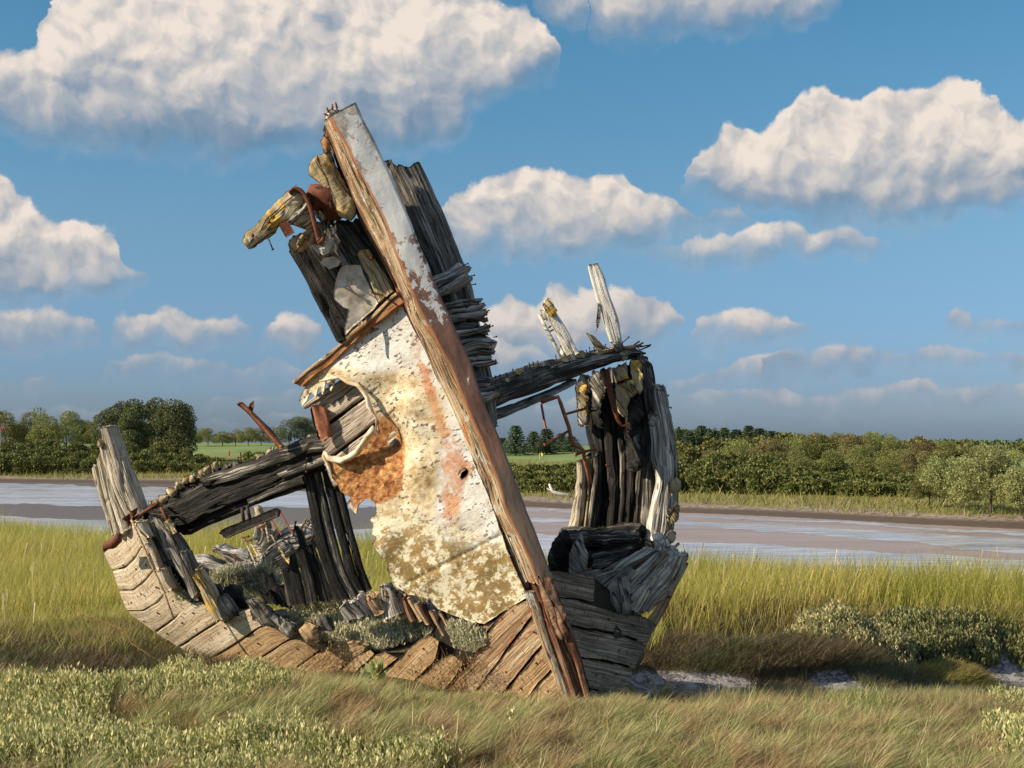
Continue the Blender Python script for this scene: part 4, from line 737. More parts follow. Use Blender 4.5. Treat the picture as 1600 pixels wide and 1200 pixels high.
spl = [[(860,893),(895,896),(930,900),(927,940),(900,935),(866,932)],
       [(868,934),(900,938),(935,950),(970,960),(1008,964),(1026,976),(1012,1004),(990,996),(960,988),(925,982),(886,976)],
       [(888,979),(925,986),(965,992),(1010,1008),(991,1043),(968,1036),(940,1030),(906,1026)],
       [(908,1030),(940,1034),(968,1040),(990,1047),(976,1086),(940,1078),(921,1074)],
       [(923,1078),(942,1082),(975,1090),(962,1128),(932,1128)]]
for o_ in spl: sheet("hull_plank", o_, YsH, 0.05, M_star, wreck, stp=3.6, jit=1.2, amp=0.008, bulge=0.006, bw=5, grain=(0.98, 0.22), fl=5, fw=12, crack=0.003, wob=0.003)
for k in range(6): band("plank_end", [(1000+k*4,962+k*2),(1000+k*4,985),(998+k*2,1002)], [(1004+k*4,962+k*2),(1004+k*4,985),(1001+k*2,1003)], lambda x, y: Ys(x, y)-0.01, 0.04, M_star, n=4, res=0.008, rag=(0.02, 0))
sheet("dark_gap_backing", [(862,898),(930,905),(1000,958),(1012,985),(1000,1010),(982,1045),(968,1085),(955,1122),(932,1122),(905,1030)], lambda x, y: Ys(x, y)+0.085, 0.03, M_void, wreck, stp=7, jit=1)  # dark sheet again, painted shade behind the starboard plank gaps
lump("bolt_hole_shade", [(958,990),(963,976),(970,984),(972,996),(962,998)], lambda x, y: Ys(x, y)-0.015, 0.02, M_void, wreck, bulge=0.002)  # dark patch on the plank for the shade inside a hole
for k, (A, B) in enumerate([([(932,938),(960,915),(992,884)], [(936,950),(966,928),(1002,894)]), ([(928,926),(955,905),(985,878)], [(933,940),(960,917),(992,886)]), ([(912,905),(935,898),(965,888)], [(926,928),(950,908),(978,890)]), ([(900,898),(915,894),(935,890)], [(916,914),(930,904),(950,894)])]): band("inner_plank", A, B, 9.34+0.03*k, 0.06, M_grey, n=5, rag=(0.02, 0.02), bulge=0.01)
# far starboard inner lining seen above the planks
sheet("inner_lining", [(905,720),(1010,640),(1030,700),(1030,850),(1000,905),(940,945),(925,900),(868,895),(860,860),(900,830)], 10.28, 0.05, M_black, wreck, stp=7, jit=1)
band("lining_board", [(925,905),(960,895),(1000,870)], [(928,940),(955,925),(990,905)], 9.8, 0.05, M_grey, n=5)

rn = np.random.default_rng(12)
for x, y in [(192,880),(206,868),(196,905),(214,893),(228,880),(205,940),(226,928),(246,912),(222,968),(246,956),(268,940),(262,990),(286,975),(302,960),(298,1020),(326,1002),(352,985),(340,1042),(372,1022),(402,1000),(400,1046),(430,1026),(462,1012),(640,1030),(662,1012),(650,1048),(700,1050),(760,1030),(784,1000),(812,966),(790,1050),(816,1020),(838,990),(812,1074),(842,1042),(856,1080),(910,950),(948,966),(988,980),(925,1004),(965,1014),(930,1052),(962,1058),(900,1000)]:
    yy = (Yh(x, y) if x < 880 else Ys(x, y))-0.006; x += rn.normal()*3; y += rn.normal()*3; tubep("nail", [(x, y, yy+0.02), (x+0.3, y, yy)], 0.005, M_rust, wreck, head=0.0075, n=6)
# ---------------------------------------------------------------- ground, river, far bank
MX = [-200,-60,-20,-7.6,-3,1.8,4.75,8,20,60,200]; MYe = [150,52,30,21,17.5,14.8,14.0,13.2,9,0,-60]
SXs = [-400,-80,-42,-24.6,0.7,8.3,14.4,20.5,60,200]; SYs = [260,140,117,110,76.8,68.6,64,57,38,-20]
def gz_(X, Y):
    X = np.asarray(X, float); Y = np.asarray(Y, float); p = np.stack([X, Y, 0*X], -1)
    z = 0.05*vnoise(p*0.55, 3)+0.03*vnoise(p*1.7, 4)+0.03*vnoise(p*3.6, 5)+0.012*vnoise(p*8, 15)
    G = lambda cx, cy, rx, ry: np.exp(-(((X-cx)/rx)**2+((Y-cy)/ry)**2))
    S_ = lambda v, a, b: (lambda q: q*q*(3-2*q))(np.clip((v-a)/(b-a), 0, 1))
    z = z-0.15*S_(Y, 7.5, 8.9)*S_(X, 0.6, 1.1)*(1-S_(Y, 12.2, 12.8))-0.17*S_(X, 0.65, 0.95)*S_(Y, 9.0, 9.4)*(1-S_(Y, 12.0, 12.7))
    z = z-0.16*S_(X, 2.9, 3.6)*S_(Y, 10.4, 10.9)*(1-S_(Y, 12.2, 12.7))+0.24*np.exp(-((X-1.9)/1.25)**4-((Y-11.35)/0.5)**2)
    z = z-0.30*G(-4.6, 12.4, 2.2, 0.55)-0.16*G(-2.6, 9.4, 0.8, 0.45)+0.10*G(-2.0, 8.2, 1.3, 0.35)+0.06*G(-1.0, 7.0, 1.5, 0.3)
    z = z+0.10*np.clip((Y-12)/3, 0, 1)*(X > 1)
    # left of the creek the marsh bank stands above the mud
    e = Y-np.interp(X, MX, MYe)-0.5*vnoise(p*0.35, 8)
    k = np.clip(e/1.6, 0, 1); k = k*k*(3-2*k)
    d = (Y-np.interp(X, SXs, SYs))*0.82-1.2*vnoise(p*0.12, 9)
    far = np.interp(d, [-1, 0, 1.5, 3, 12, 25, 40, 80, 105, 160, 400, 5000], [-2.2, -2.2, -2.02, -1.9, -1.62, -0.9, -0.2, 0.25, 0.2, -3, -16, -110])+np.where(d > 3, 0.12*vnoise(p*0.15, 6)*np.clip(d/20, 0, 1), 0)
    low = np.where(d > 0, far, -2.2+0.002*vnoise(p*0.4, 7))
    return z*(1-k)+low*k, e, d
rows = np.concatenate([np.linspace(-14, 5.5, 40), np.linspace(5.6, 15, 330), np.geomspace(15.1, 260, 330), np.geomspace(265, 4000, 40)])
cols = np.linspace(-1, 1, 520); cols = np.sign(cols)*np.abs(cols)**1.25
Yg, Tg = np.meshgrid(rows, cols, indexing='ij'); Xg = Tg*(0.75*np.abs(Yg)+9)
Zg, Eg, Dg = gz_(Xg, Yg)
nr, nc = Yg.shape; I = np.arange(nr*nc).reshape(nr, nc)
q = np.stack([I[:-1, :-1], I[:-1, 1:], I[1:, 1:], I[1:, :-1]], -1).reshape(-1, 4)
m, t = newmat("marsh_soil_and_mud"); e = t.attr('ed', 'Fac'); d = t.attr('dd', 'Fac'); v = t.attr('pos'); zz = t.attr('zz', 'Fac')
n1 = t.noise(v, 1.2, 5, 0.6); n2 = t.noise(v, 9, 5, 0.65); n3 = t.noise(v, 0.22, 4, 0.6); n4 = t.noise(v, 45, 4, 0.6)
soil = t.mix(t.mr(n2, 0.35, 0.65), (0.075, 0.062, 0.030), (0.14, 0.12, 0.05))
mud = t.mix(t.mr(t.m('ADD', t.m('MULTIPLY', n2, 0.6), t.m('MULTIPLY', n4, 0.5)), 0.50, 0.60), (0.09, 0.085, 0.09), (0.33, 0.32, 0.34))
mm_ = t.mr(t.m('ADD', zz, t.m('MULTIPLY', n2, 0.06)), -0.20, -0.15, 1.0, 0.0); near = t.mix(mm_, soil, mud)
flat = t.mix(t.mr(t.noise(t.v('MULTIPLY', v, (0.25, 1, 1)), 0.5, 5, 0.6), 0.35, 0.65), (0.30, 0.235, 0.215), (0.37, 0.30, 0.28))
darkmud = t.mix(n2, (0.10, 0.075, 0.06), (0.16, 0.125, 0.10))
vx, vy, _z = t.sep(v)
flat = t.mix(t.mr(t.m('ADD', vx, t.m('MULTIPLY', n3, 8)), -2.0, 6.0, 1, 0), flat, darkmud)
bank = t.mix(t.mr(n1, 0.35, 0.65), (0.16, 0.17, 0.045), (0.24, 0.20, 0.075))
peb = t.mix(t.mr(t.noise(v, 3, 4, 0.8), 0.4, 0.6), (0.14, 0.105, 0.08), (0.36, 0.30, 0.24))
field = t.mix(t.mr(n3, 0.4, 0.6), (0.15, 0.22, 0.07), (0.21, 0.28, 0.09))
far = t.mix(t.mr(d, 1.2, 2.4), t.mix(n1, (0.07, 0.05, 0.04), (0.12, 0.09, 0.07)), peb)
far = t.mix(t.mr(t.m('ADD', d, t.m('MULTIPLY', t.m('SUBTRACT', n3, 0.5), 14)), 3.0, 5.0), far, bank)
far = t.mix(t.mr(d, 26, 36), far, field)
base = t.mix(t.mr(e, 0.3, 1.3), near, t.mix(t.mr(d, -0.3, 0.2), flat, far))
finish(t, base, t.mix(t.mr(e, 0.5, 1.5), (0.85,)*3, t.mix(t.mr(d, -0.5, 0.3), (0.42,)*3, (0.9,)*3)), t.m('ADD', n2, t.m('MULTIPLY', n4, 0.4)), t.mr(e, 0.5, 2.0, 0.8, 0.12), 0.03); M_ground = m
me = mesh_np("ground", np.stack([Xg, Yg, Zg], -1).reshape(-1, 3), [q], M_ground, True, {'ed': Eg.ravel(), 'dd': Dg.ravel(), 'zz': Zg.ravel(), 'pos': np.stack([Xg, Yg, Zg], -1).reshape(-1, 3)})
link("ground", me, kind='structure')
# water lying on the mud flats
m, t = newmat("shallow_water"); v = t.n('ShaderNodeTexCoord').outputs['Object']
wn = t.noise(t.v('MULTIPLY', v, (0.35, 2.2, 1)), 1.6, 5, 0.65); wn2 = t.noise(t.v('MULTIPLY', v, (0.2, 1.2, 1)), 0.4, 4, 0.6)
finish(t, t.mix(t.mr(t.m('ADD', t.m('MULTIPLY', wn2, 0.5), t.m('MULTIPLY', wn, 0.5)), 0.42, 0.58), (0.36, 0.37, 0.45), (0.56, 0.57, 0.66)), t.mr(wn, 0.3, 0.7, 0.12, 0.32), wn, 0.25, 0.02, spec=0.8); M_water = m
def water(pts, z=-2.194):
    def proj(v2): Y = (EYE-z)*F/(v2[:, 1]-HZ); return np.stack([(v2[:, 0]-800)/F*Y, Y, np.full(len(Y), z)], -1)
    poly = resample_poly(pts, 5, 0); zz_ = np.concatenate([poly*[0.02, 0.12], np.full((len(poly), 1), z)], 1)
    poly[:, 1] += 2.2*vnoise(zz_, 5)+1.3*vnoise(zz_*4, 6)
    r = geometry.delaunay_2d_cdt([Vector(p) for p in poly], [(i, (i+1) % len(poly)) for i in range(len(poly))], [], 1, 1e-4)
    vv = np.array([tuple(a) for a in r[0]]); ff = np.array([f for f in r[2]], int); W3 = proj(vv)
    c = np.cross(W3[ff[:, 1]]-W3[ff[:, 0]], W3[ff[:, 2]]-W3[ff[:, 0]])[:, 2]; ff[c < 0] = ff[c < 0][:, ::-1]
    return link("river_water", mesh_np("river_water", W3, [ff], M_water, False), kind='structure')
water([(-700,752),(0,757),(230,760),(420,764),(560,776),(620,790),(540,795),(420,792),(240,795),(120,790),(0,787),(-700,775)])
water([(-600,806),(0,806),(60,808),(170,812),(170,840),(-600,900)])
water([(520,826),(600,824),(700,828),(760,822),(860,838),(960,840),(1049,845),(1180,850),(1300,858),(1450,866),(1600,876),(2300,960),(2300,1000),(1600,1000),(1000,960),(700,940),(520,870)])
water([(560,792),(700,793),(821,795),(900,797),(1049,805),(1300,814),(1600,832),(2400,880),(2400,888),(1600,838),(1300,817),(1049,808),(900,801),(700,797)])
water([(800,808),(900,809),(1000,812),(1100,815),(1200,818),(1300,824),(1400,832),(1480,836),(1600,842),(2400,905),(2400,940),(1600,868),(1540,862),(1500,858),(1440,848),(1380,845),(1300,838),(1200,831),(1100,824),(1000,819),(900,816),(800,815)])
# ---------------------------------------------------------------- leaf and blade builders
def leafmat(name, stops, trans=0.3, rough=0.6, patch=None, ps=0.6):
    m, t = newmat(name); g = t.n('ShaderNodeNewGeometry'); c = t.ramp(g.outputs['Random Per Island'], stops)
    if patch:
        n = t.noise(t.n('ShaderNodeTexCoord').outputs['Object'], ps, 4, 0.6); c = t.mix(t.mr(n, 0.42, 0.58), c, t.mix(0.75, c, patch))
    finish(t, c, rough, trans=trans, spec=0.2); return m
def blades(name, X, Y, Z, h, wd, lean, lx, ly, m, sd=0, seg=2, droop=0.5, label=None, kind='stuff', parent=None, shape=(0.5, 0.42, 0.02), cat=None):
    r = np.random.default_rng(sd); n = len(X); h = np.broadcast_to(h, (n,))*(0.55+0.9*r.random(n)); a = r.random(n)*2*math.pi
    ax = np.stack([np.cos(a), np.sin(a)*0.6, 0*a], -1)                     # blade width axis
    dr = np.stack([lx+lean*r.normal(size=n), ly+lean*r.normal(size=n), 1+0*a], -1); dr /= np.linalg.norm(dr, axis=1)[:, None]
    B = np.stack([X, Y, Z-0.01], -1); wd = wd*(0.6+0.8*r.random(n)); dp = droop*(0.3+r.random(n)); side = dr*[1, 1, 0]
    side = side/(np.linalg.norm(side, axis=1)[:, None]+1e-6)
    lv = []
    for k in range(seg+1):
        s = k/seg; c = B+dr*(h*s)[:, None]+(side*[1, 1, 0]-np.array([0, 0, 0.55]))*(dp*h*s*s)[:, None]*0.5; ww = np.interp(s, [0, .5, 1], shape)
        lv += [c-ax*(wd*ww)[:, None], c+ax*(wd*ww)[:, None]]
    V = np.stack(lv, 1).reshape(-1, 3); st = 2*(seg+1); b = np.arange(n)[:, None]*st
    fs = np.concatenate([b+np.array([2*k, 2*k+1, 2*k+3, 2*k+2]) for k in range(seg)])
    return link(name, mesh_np(name, V, [fs], m, True), parent, label, cat, kind=kind)
def leaves_np(C, D, size, asp, r, curl=0.25):
    """rhombic leaves at C pointing along D"""
    n = len(C); D = D/np.linalg.norm(D, axis=1)[:, None]; U = r.normal(size=(n, 3)); Sd = np.cross(D, U); Sd /= np.linalg.norm(Sd, axis=1)[:, None]+1e-9
    Nn = np.cross(Sd, D); s = (size*(0.6+0.8*r.random(n)))[:, None]
    V = np.stack([C, C+D*s*.5+Sd*s*asp*.5+Nn*s*curl*.3, C+D*s, C+D*s*.5-Sd*s*asp*.5+Nn*s*curl*.3], 1).reshape(-1, 3)
    return V
def shoots(name, X, Y, Z, m, h=0.09, nl=9, size=0.026, asp=0.38, sd=0, spread=0.5, **k):
    r = np.random.default_rng(sd); n = len(X); hh = np.broadcast_to(h, (n,))*(0.6+0.8*r.random(n)); L = []
    t = r.normal(size=(n, 2))*0.25
    for j in range(nl):
        s = (j+0.5)/nl; a = r.random(n)*6.28; c = np.stack([X+t[:, 0]*hh*s, Y+t[:, 1]*hh*s, Z+hh*s], -1)
        D = np.stack([np.cos(a)*spread, np.sin(a)*spread, 0.4+0.8*s+0*a], -1); L.append(leaves_np(c, D, size, asp, r))
    V = np.concatenate(L); f = np.arange(len(V)).reshape(-1, 4)
    return link(name, mesh_np(name, V, [f], m, False), **k)
def px_of(X, Y, Z): return 800+X/Y*F, HZ+(EYE-Z)/Y*F
def scatter(n, x0, x1, y0, y1, fn, sd):
    """n tries, uniform over the ground; fn(px, py, X, Y, Z, e) gives the keeping probability"""
    r = np.random.default_rng(sd); Y = y0+(y1-y0)*r.random(n); X = x0+(x1-x0)*r.random(n)
    ok = np.abs(X) < 0.44*Y+0.6; X, Y = X[ok], Y[ok]; Z, e, d = gz_(X, Y); px, py = px_of(X, Y, Z)
    k = r.random(len(X)) < fn(px, py, X, Y, Z, e, d); return X[k], Y[k], Z[k]
sm = lambda v, a, b: np.clip((v-a)/(b-a), 0, 1)
# footprint of the hull, kept free of grass
hull = np.array([(0.40, 8.45), (-0.3, 8.75), (-1.1, 9.25), (-1.75, 9.75), (-2.35, 10.15), (-2.6, 10.6), (-2.0, 11.6), (0.2, 11.6), (1.05, 10.3), (0.95, 9.3), (0.72, 8.75), (0.5, 8.5)])
inh = lambda X, Y: inside(np.stack([X, Y], -1), hull)
edgeh = lambda X, Y: edge_dist(np.stack([X, Y], -1), hull)
nzf = lambda X, Y, s, sd: vnoise(np.stack([X*s, Y*s, 0*X], -1), sd)
# purslane ground cover areas, written as a function of the place on the ground
def purs(px, py, X, Y):
    a = np.maximum(gsf(px, py, 250, 1085, 210, 32), gsf(px, py, 60, 1130, 120, 50)); a = np.maximum(a, gsf(px, py, 130, 1190, 520, 45)*1.0)
    a = np.maximum(a, gsf(px, py, 560, 1205, 160, 30)); a = np.maximum(a, gsf(px, py, 1590, 1150, 60, 50)); return a+0.26*nzf(X, Y, 2.6, 31)+0.22*nzf(X, Y, 8, 32)
gsf = lambda x, y, cx, cy, rx, ry: np.exp(-np.abs((x-cx)/rx)**3-np.abs((y-cy)/ry)**3)
# tall marsh grass behind the wreck
Mtall = leafmat("tall_marsh_grass", [(0, (0.32, 0.34, 0.07)), (0.35, (0.50, 0.47, 0.11)), (0.7, (0.68, 0.58, 0.18)), (1, (0.88, 0.74, 0.36))], 0.5, patch=(0.40, 0.42, 0.10), ps=0.6)
f = lambda px, py, X, Y, Z, e, d: (e < 0.6)*sm(Y+0.5*nzf(X, Y, 1.2, 3), 10.8+1.7*(X > 1.2), 11.8+1.4*(X > 1.2))*(~inh(X, Y))
X, Y, Z = scatter(480000, -13, 9, 10.5, 24, f, 11)
blades("tall_marsh_grass", X, Y, Z, (0.15+0.08*sm(Y, 11, 13)+0.17*sm(Y, 13, 17)+0.05*(X > 1))*(1+0.35*nzf(X, Y, 0.9, 44)), 0.0065, 0.15, 0.06, 0.0, Mtall, 21, droop=0.4, label="tall yellow green marsh grass along the river edge")
k = np.random.default_rng(5).random(len(X)) < 0.008
blades("seeding_grass_stalks", X[k], Y[k], Z[k], 0.33, 0.0065, 0.09, 0.05, 0, leafmat("seed_stalk", [(0, (0.62, 0.50, 0.26)), (1, (0.72, 0.62, 0.36))], 0.2), 22, droop=0.1, label="pale seed heads standing above the marsh grass", shape=(0.25, 0.3, 0.9))
# mid-height rank grass left of the hull and right behind it
Mmid = leafmat("rank_marsh_grass", [(0, (0.18, 0.21, 0.05)), (0.4, (0.32, 0.34, 0.09)), (0.75, (0.52, 0.44, 0.15)), (1, (0.58, 0.40, 0.18))], 0.38, patch=(0.30, 0.22, 0.11), ps=0.9)
f = lambda px, py, X, Y, Z, e, d: ((X < -1.0)*sm(py, 1035, 1000)+(X > 0.8)*sm(Y, 11.5, 12.2)*(Z > -0.15)*0.8)*(Y < 12.9)*(~inh(X, Y))*(0.4+0.6*(nzf(X, Y, 2.2, 6) > -0.2))*(1-0.8*((X > 2.6)*(py > 1000)))
X, Y, Z = scatter(160000, -7, 7, 8.8, 12.8, f, 12)
blades("rank_marsh_grass", X, Y, Z, 0.17, 0.008, 0.28, 0.12, 0, Mmid, 23, droop=0.6, label="mixed green and straw coloured grass around the hull")
# fine turf of the foreground
Mfine = leafmat("fine_turf_grass", [(0, (0.13, 0.19, 0.06)), (0.4, (0.28, 0.36, 0.12)), (0.7, (0.50, 0.49, 0.19)), (0.88, (0.56, 0.42, 0.21)), (1, (0.84, 0.72, 0.42))], 0.32, patch=(0.34, 0.25, 0.15), ps=1.9)
f = lambda px, py, X, Y, Z, e, d: (purs(px, py, X, Y) < 0.45)*(~inh(X, Y))*np.where(X > 0.75, (Y < 8.9+0.3*nzf(X, Y, 3, 9))*1.0, 1.0)*(0.55+0.45*sm(nzf(X, Y, 3, 14), -0.3, 0.2))
X, Y, Z = scatter(360000, -4.6, 4.8, 6.2, 9.6, f, 13)
nh = lambda X, Y: 1-0.62*sm(edgeh(X, Y), 0.75, 0.15)
blades("fine_turf_grass", X, Y, Z, (0.11+0.06*nzf(X, Y, 2.5, 15)+0.03*nzf(X, Y, 9, 16))*nh(X, Y), 0.0046, 0.42, 0.16+0.35*nzf(X, Y, 1.7, 18), 0.05+0.3*nzf(X, Y, 1.9, 19), Mfine, 24, droop=0.9, label="fine windswept green and russet turf grass in the foreground")
rt = np.random.default_rng(55); Xc, Yc, Zc = scatter(2600, -4.4, 4.6, 6.2, 9.4, f, 56); nb = 210; rr_ = np.abs(rt.normal(size=(len(Xc), nb)))*0.035; aa = rt.random((len(Xc), nb))*6.28
ox, oy = np.cos(aa)*rr_, np.sin(aa)*rr_; wl = 0.35+0.3*rt.random(len(Xc)); hh = (0.08+0.11*rt.random(len(Xc)))[:, None]*(1.1-rr_*5)
hh = hh*(1-0.68*sm(edgeh(Xc, Yc), 0.85, 0.2))[:, None]; X = (Xc[:, None]+ox).ravel(); Y = (Yc[:, None]+oy).ravel(); ok = ~inh(X, Y)
blades("grass_tufts", X[ok], Y[ok], np.repeat(Zc, nb)[ok], hh.ravel()[ok], 0.0045, 0.16, (wl[:, None]*0.8+ox*11).ravel()[ok], (oy*11).ravel()[ok], leafmat("tuft_grass", [(0, (0.16, 0.22, 0.08)), (0.4, (0.32, 0.38, 0.14)), (0.75, (0.56, 0.51, 0.25)), (1, (0.84, 0.72, 0.44))], 0.28, patch=(0.44, 0.29, 0.17), ps=3.5), 57, droop=0.8, label="tufts of longer grass rising out of the foreground turf")
# drab grass beside the creek, darkened to paint in the hull's shadow
Mdrab = leafmat("drab_shadow_toned_grass", [(0, (0.06, 0.052, 0.03)), (0.5, (0.13, 0.105, 0.06)), (1, (0.24, 0.19, 0.11))], 0.2, patch=(0.10, 0.11, 0.05), ps=1.2)
f = lambda px, py, X, Y, Z, e, d: ((X > 0.9)*(X < 6.5)*sm(Y, 8.6, 9.0)*sm(12.6-Y, 0, 0.4)*np.maximum(Z > -0.21, (X > 1.75)&(X < 3.3)&(Y < 11.2)&(nzf(X, Y, 2.5, 91) > -0.35))*(1-0.9*((X < 1.8)&(Y > 9.2)&(Y < 10.75)))+(X < -1.9)*sm(py, 985, 1000)*sm(1075-py, 0, 20)*0.9)*(~inh(X, Y))
X, Y, Z = scatter(300000, -5, 7, 8.0, 12.8, f, 14)
blades("drab_shadow_toned_grass", X, Y, Z, 0.13, 0.005, 0.35, 0.3, 0, Mdrab, 25, droop=0.9, label="drab brown grass beside the creek, tinted dark for the hull shadow")
f = lambda px, py, X, Y, Z, e, d: (np.minimum(np.abs(py-np.interp(px, [1000,1400,1600], [1100,1118,1140])), 30) < 10+8*nzf(X, Y, 3, 2))*(X > 0.9)*1.0
X, Y, Z = scatter(50000, 0.9, 5, 7.6, 9.4, f, 15)
blades("taller_tussock_grass", X, Y, Z, 0.17, 0.006, 0.22, 0.2, 0, Mfine, 26, droop=0.6, label="lit tussocks of grass in front of the shaded creek")
# purslane
Mpurs = leafmat("purslane_leaf", [(0, (0.20, 0.22, 0.07)), (0.4, (0.40, 0.42, 0.18)), (0.8, (0.66, 0.63, 0.32)), (1, (0.78, 0.68, 0.36))], 0.25, 0.55)
f = lambda px, py, X, Y, Z, e, d: sm(purs(px, py, X, Y), 0.42, 0.56)
X, Y, Z = scatter(60000, -4.4, 3.6, 6.2, 9.4, f, 16)
Z = Z+0.07*np.clip(nzf(X, Y, 3.0, 71), -0.4, 1)+0.03*nzf(X, Y, 7, 72)
shoots("sea_purslane", X, Y, Z, Mpurs, 0.10, 8, 0.027, 0.36, 31, label="pale grey green sea purslane spreading over the foreground turf", kind='stuff')
Mpurs2 = leafmat("silver_purslane_leaf", [(0, (0.26, 0.27, 0.16)), (0.4, (0.52, 0.52, 0.35)), (0.8, (0.78, 0.75, 0.56)), (1, (0.86, 0.80, 0.60))], 0.3, 0.55)
def at_px(n, pts, Yf, hz, sd, dz=0.0):
    """plant roots spread over a patch given by an outline, at the distances Yf"""
    r = np.random.default_rng(sd); pts = np.array(pts, float); lo, hi = pts.min(0), pts.max(0)
    q = lo+(hi-lo)*r.random((n, 2)); q = q[inside(q, pts)]; Y = Yf(q[:, 0], q[:, 1]); W3 = Pa(np.column_stack([q, Y]))
    return W3[:, 0], W3[:, 1], W3[:, 2]+dz
hy = lambda x, y: Yp(x, y)+0.12+0.9*np.clip((1015-y)/80, 0, 1)
X, Y, Z = at_px(9000, [(452,968),(470,950),(500,948),(560,968),(640,975),(680,978),(715,1000),(735,1015),(700,1030),(660,1000),(610,1015),(575,1022),(540,1008),(500,1005),(470,985)], hy, 0, 41)
shoots("sea_purslane_in_hull", X, Y, Z, Mpurs2, 0.09, 8, 0.026, 0.36, 42, label="silvery sea purslane filling the broken hull", kind='stuff')
# soil heap inside the hull that the purslane grows from
hs = at_px(40, [(0,0),(1,0),(0,1)], hy, 0, 1) if False else None
def heap(name, pts, Yf, m, kind, label):
    return sheet(name, pts, Yf, 0.25, m, None, stp=7, jit=3, amp=0.03, disp=None, wob=0.02)
o = sheet("hull_soil", [(380,965),(440,960),(500,972),(600,990),(690,1000),(745,1010),(735,1040),(600,1060),(480,1040),(400,1000)], lambda x, y: Yp(x, y)+0.14+0.9*np.clip((1015-y)/80, 0, 1), 0.2, simple("hull_soil", (0.05, 0.042, 0.025), (0.10, 0.08, 0.05), 8), None, stp=7, jit=2, amp=0.03, wob=0.02); o['kind'] = 'stuff'; o['label'] = "dark silt lying inside the broken hull"
for k_, (n, pts, yf, hgt) in enumerate([(1500, [(365,958),(372,948),(392,950),(398,965),(380,975)], lambda x, y: Yp(x, y)+0.3, 0.07), (1400, [(330,905),(420,895),(440,915),(440,935),(390,935),(340,925)], lambda x, y: 10.6+0*x, 0.08), (900, [(272,915),(300,918),(320,940),(290,935)], lambda x, y: Yp(x, y)+0.1, 0.05), (500, [(252,900),(262,900),(290,940),(280,945)], lambda x, y: Yp(x, y)+0.0, 0.04), (2500, [(440,935),(500,925),(560,940),(580,955),(520,965),(450,960)], lambda x, y: 9.9+0*x, 0.09), (1300, [(700,985),(740,990),(760,1010),(740,1022),(710,1015)], lambda x, y: Yp(x, y)-0.03, 0.06), (250, [(980,945),(1000,940),(1002,962),(984,962)], lambda x, y: 9.4+0*x, 0.05)]):
    X, Y, Z = at_px(n, pts, yf, 0, 50+k_)
    shoots("sea_purslane_sprigs", X, Y, Z, Mpurs2, hgt, 7, 0.022, 0.36, 60+k_, label=["silvery purslane sprigs between two broken port frames", "green purslane behind the broken frames seen under the beam", "purslane sprigs on the upper port frames", "purslane sprigs along the port plank ends", "purslane in front of the dark bulkhead boards", "dark purslane hanging over the broken planks under the plate", "small purslane sprig on the starboard knee"][k_], kind='stuff')
# dead brown twigs hanging over the planks
Mtwig = leafmat("dead_twig", [(0, (0.10, 0.055, 0.025)), (0.6, (0.24, 0.13, 0.05)), (1, (0.42, 0.28, 0.13))], 0.1)
for k_, pts in enumerate([[(478,1012),(500,1000),(545,1020),(560,1055),(560,1085),(490,1080),(470,1050)], [(640,1050),(690,1030),(740,1030),(770,1075),(760,1095),(640,1090)], [(900,1095),(905,1080),(915,1085),(920,1100)]][:2]):
    X, Y, Z = at_px(420, pts, lambda x, y: Yp(x, y)-0.05-0.12*np.random.default_rng(1).random(len(x)), 0, 80+k_)
    blades("dead_twigs", X, Y, Z, 0.13, 0.0035, 1.1, 0.2, -0.1, Mtwig, 81+k_, droop=0.6, label=["dead brown twigs tangled over the middle port planks", "dead brown twigs tangled over the planks below the plate"][k_])
    X, Y, Z = at_px(110, pts, lambda x, y: Yp(x, y)-0.14, 0, 90+k_)
    shoots("withered_purslane", X, Y, Z, leafmat("withered_leaf", [(0, (0.22, 0.13, 0.05)), (1, (0.60, 0.46, 0.26))], 0.2), 0.06, 4, 0.015, 0.4, 91+k_, label=["withered leaves on the twigs over the middle port planks", "withered leaves on the twigs below the plate"][k_], kind='stuff')
# mounded shrubs of the right bank
def mound(name, cx, cy, base_z, rx, ry, rz, m, n, sd, label, cat, leaf=True, hgt=0.07, size=0.03):
    r = np.random.default_rng(sd); u = r.normal(size=(n, 3)); u /= np.linalg.norm(u, axis=1)[:, None]; u[:, 2] = np.abs(u[:, 2]); u = u[u[:, 1] < 0.75]
    s = 1+0.34*fbm(u*2.6+sd, sd, 4)
    X, Y, Z = cx+u[:, 0]*rx*s, cy+u[:, 1]*ry*s, base_z+u[:, 2]*rz*s
    root = bpy.data.objects.new(name, None); COL.objects.link(root); root['label'] = label; root['category'] = cat
    # woody core so the mound is not hollow
    nu, nv = 36, 14; a = np.linspace(0, 2*math.pi, nu, endpoint=False); b = np.linspace(0, math.pi/2, nv)
    Ag, Bg = np.meshgrid(a, b); U = np.stack([np.cos(Ag)*np.cos(Bg), np.sin(Ag)*np.cos(Bg), np.sin(Bg)], -1); sc = (1+0.34*fbm(U*2.6+sd, sd, 4))[..., None]
    V = (np.array([cx, cy, base_z-0.03])+U*[rx, ry, rz]*sc*0.95).reshape(-1, 3); Ii = np.arange(nu*nv).reshape(nv, nu)
    qf = np.stack([Ii[:-1], np.roll(Ii, -1, 1)[:-1], np.roll(Ii, -1, 1)[1:], Ii[1:]], -1).reshape(-1, 4)
    link("stems", mesh_np("stems", V, [qf], Mstem, True), root)
    if leaf: o = shoots("foliage", X, Y, Z-0.02, m, hgt, 6, size, 0.42, sd, parent=root)
    else: o = blades("grass_blades", X, Y, Z-0.02, hgt, 0.006, 0.5, 0.5, 0, m, sd, droop=1.0, parent=root, kind=None)
    return root
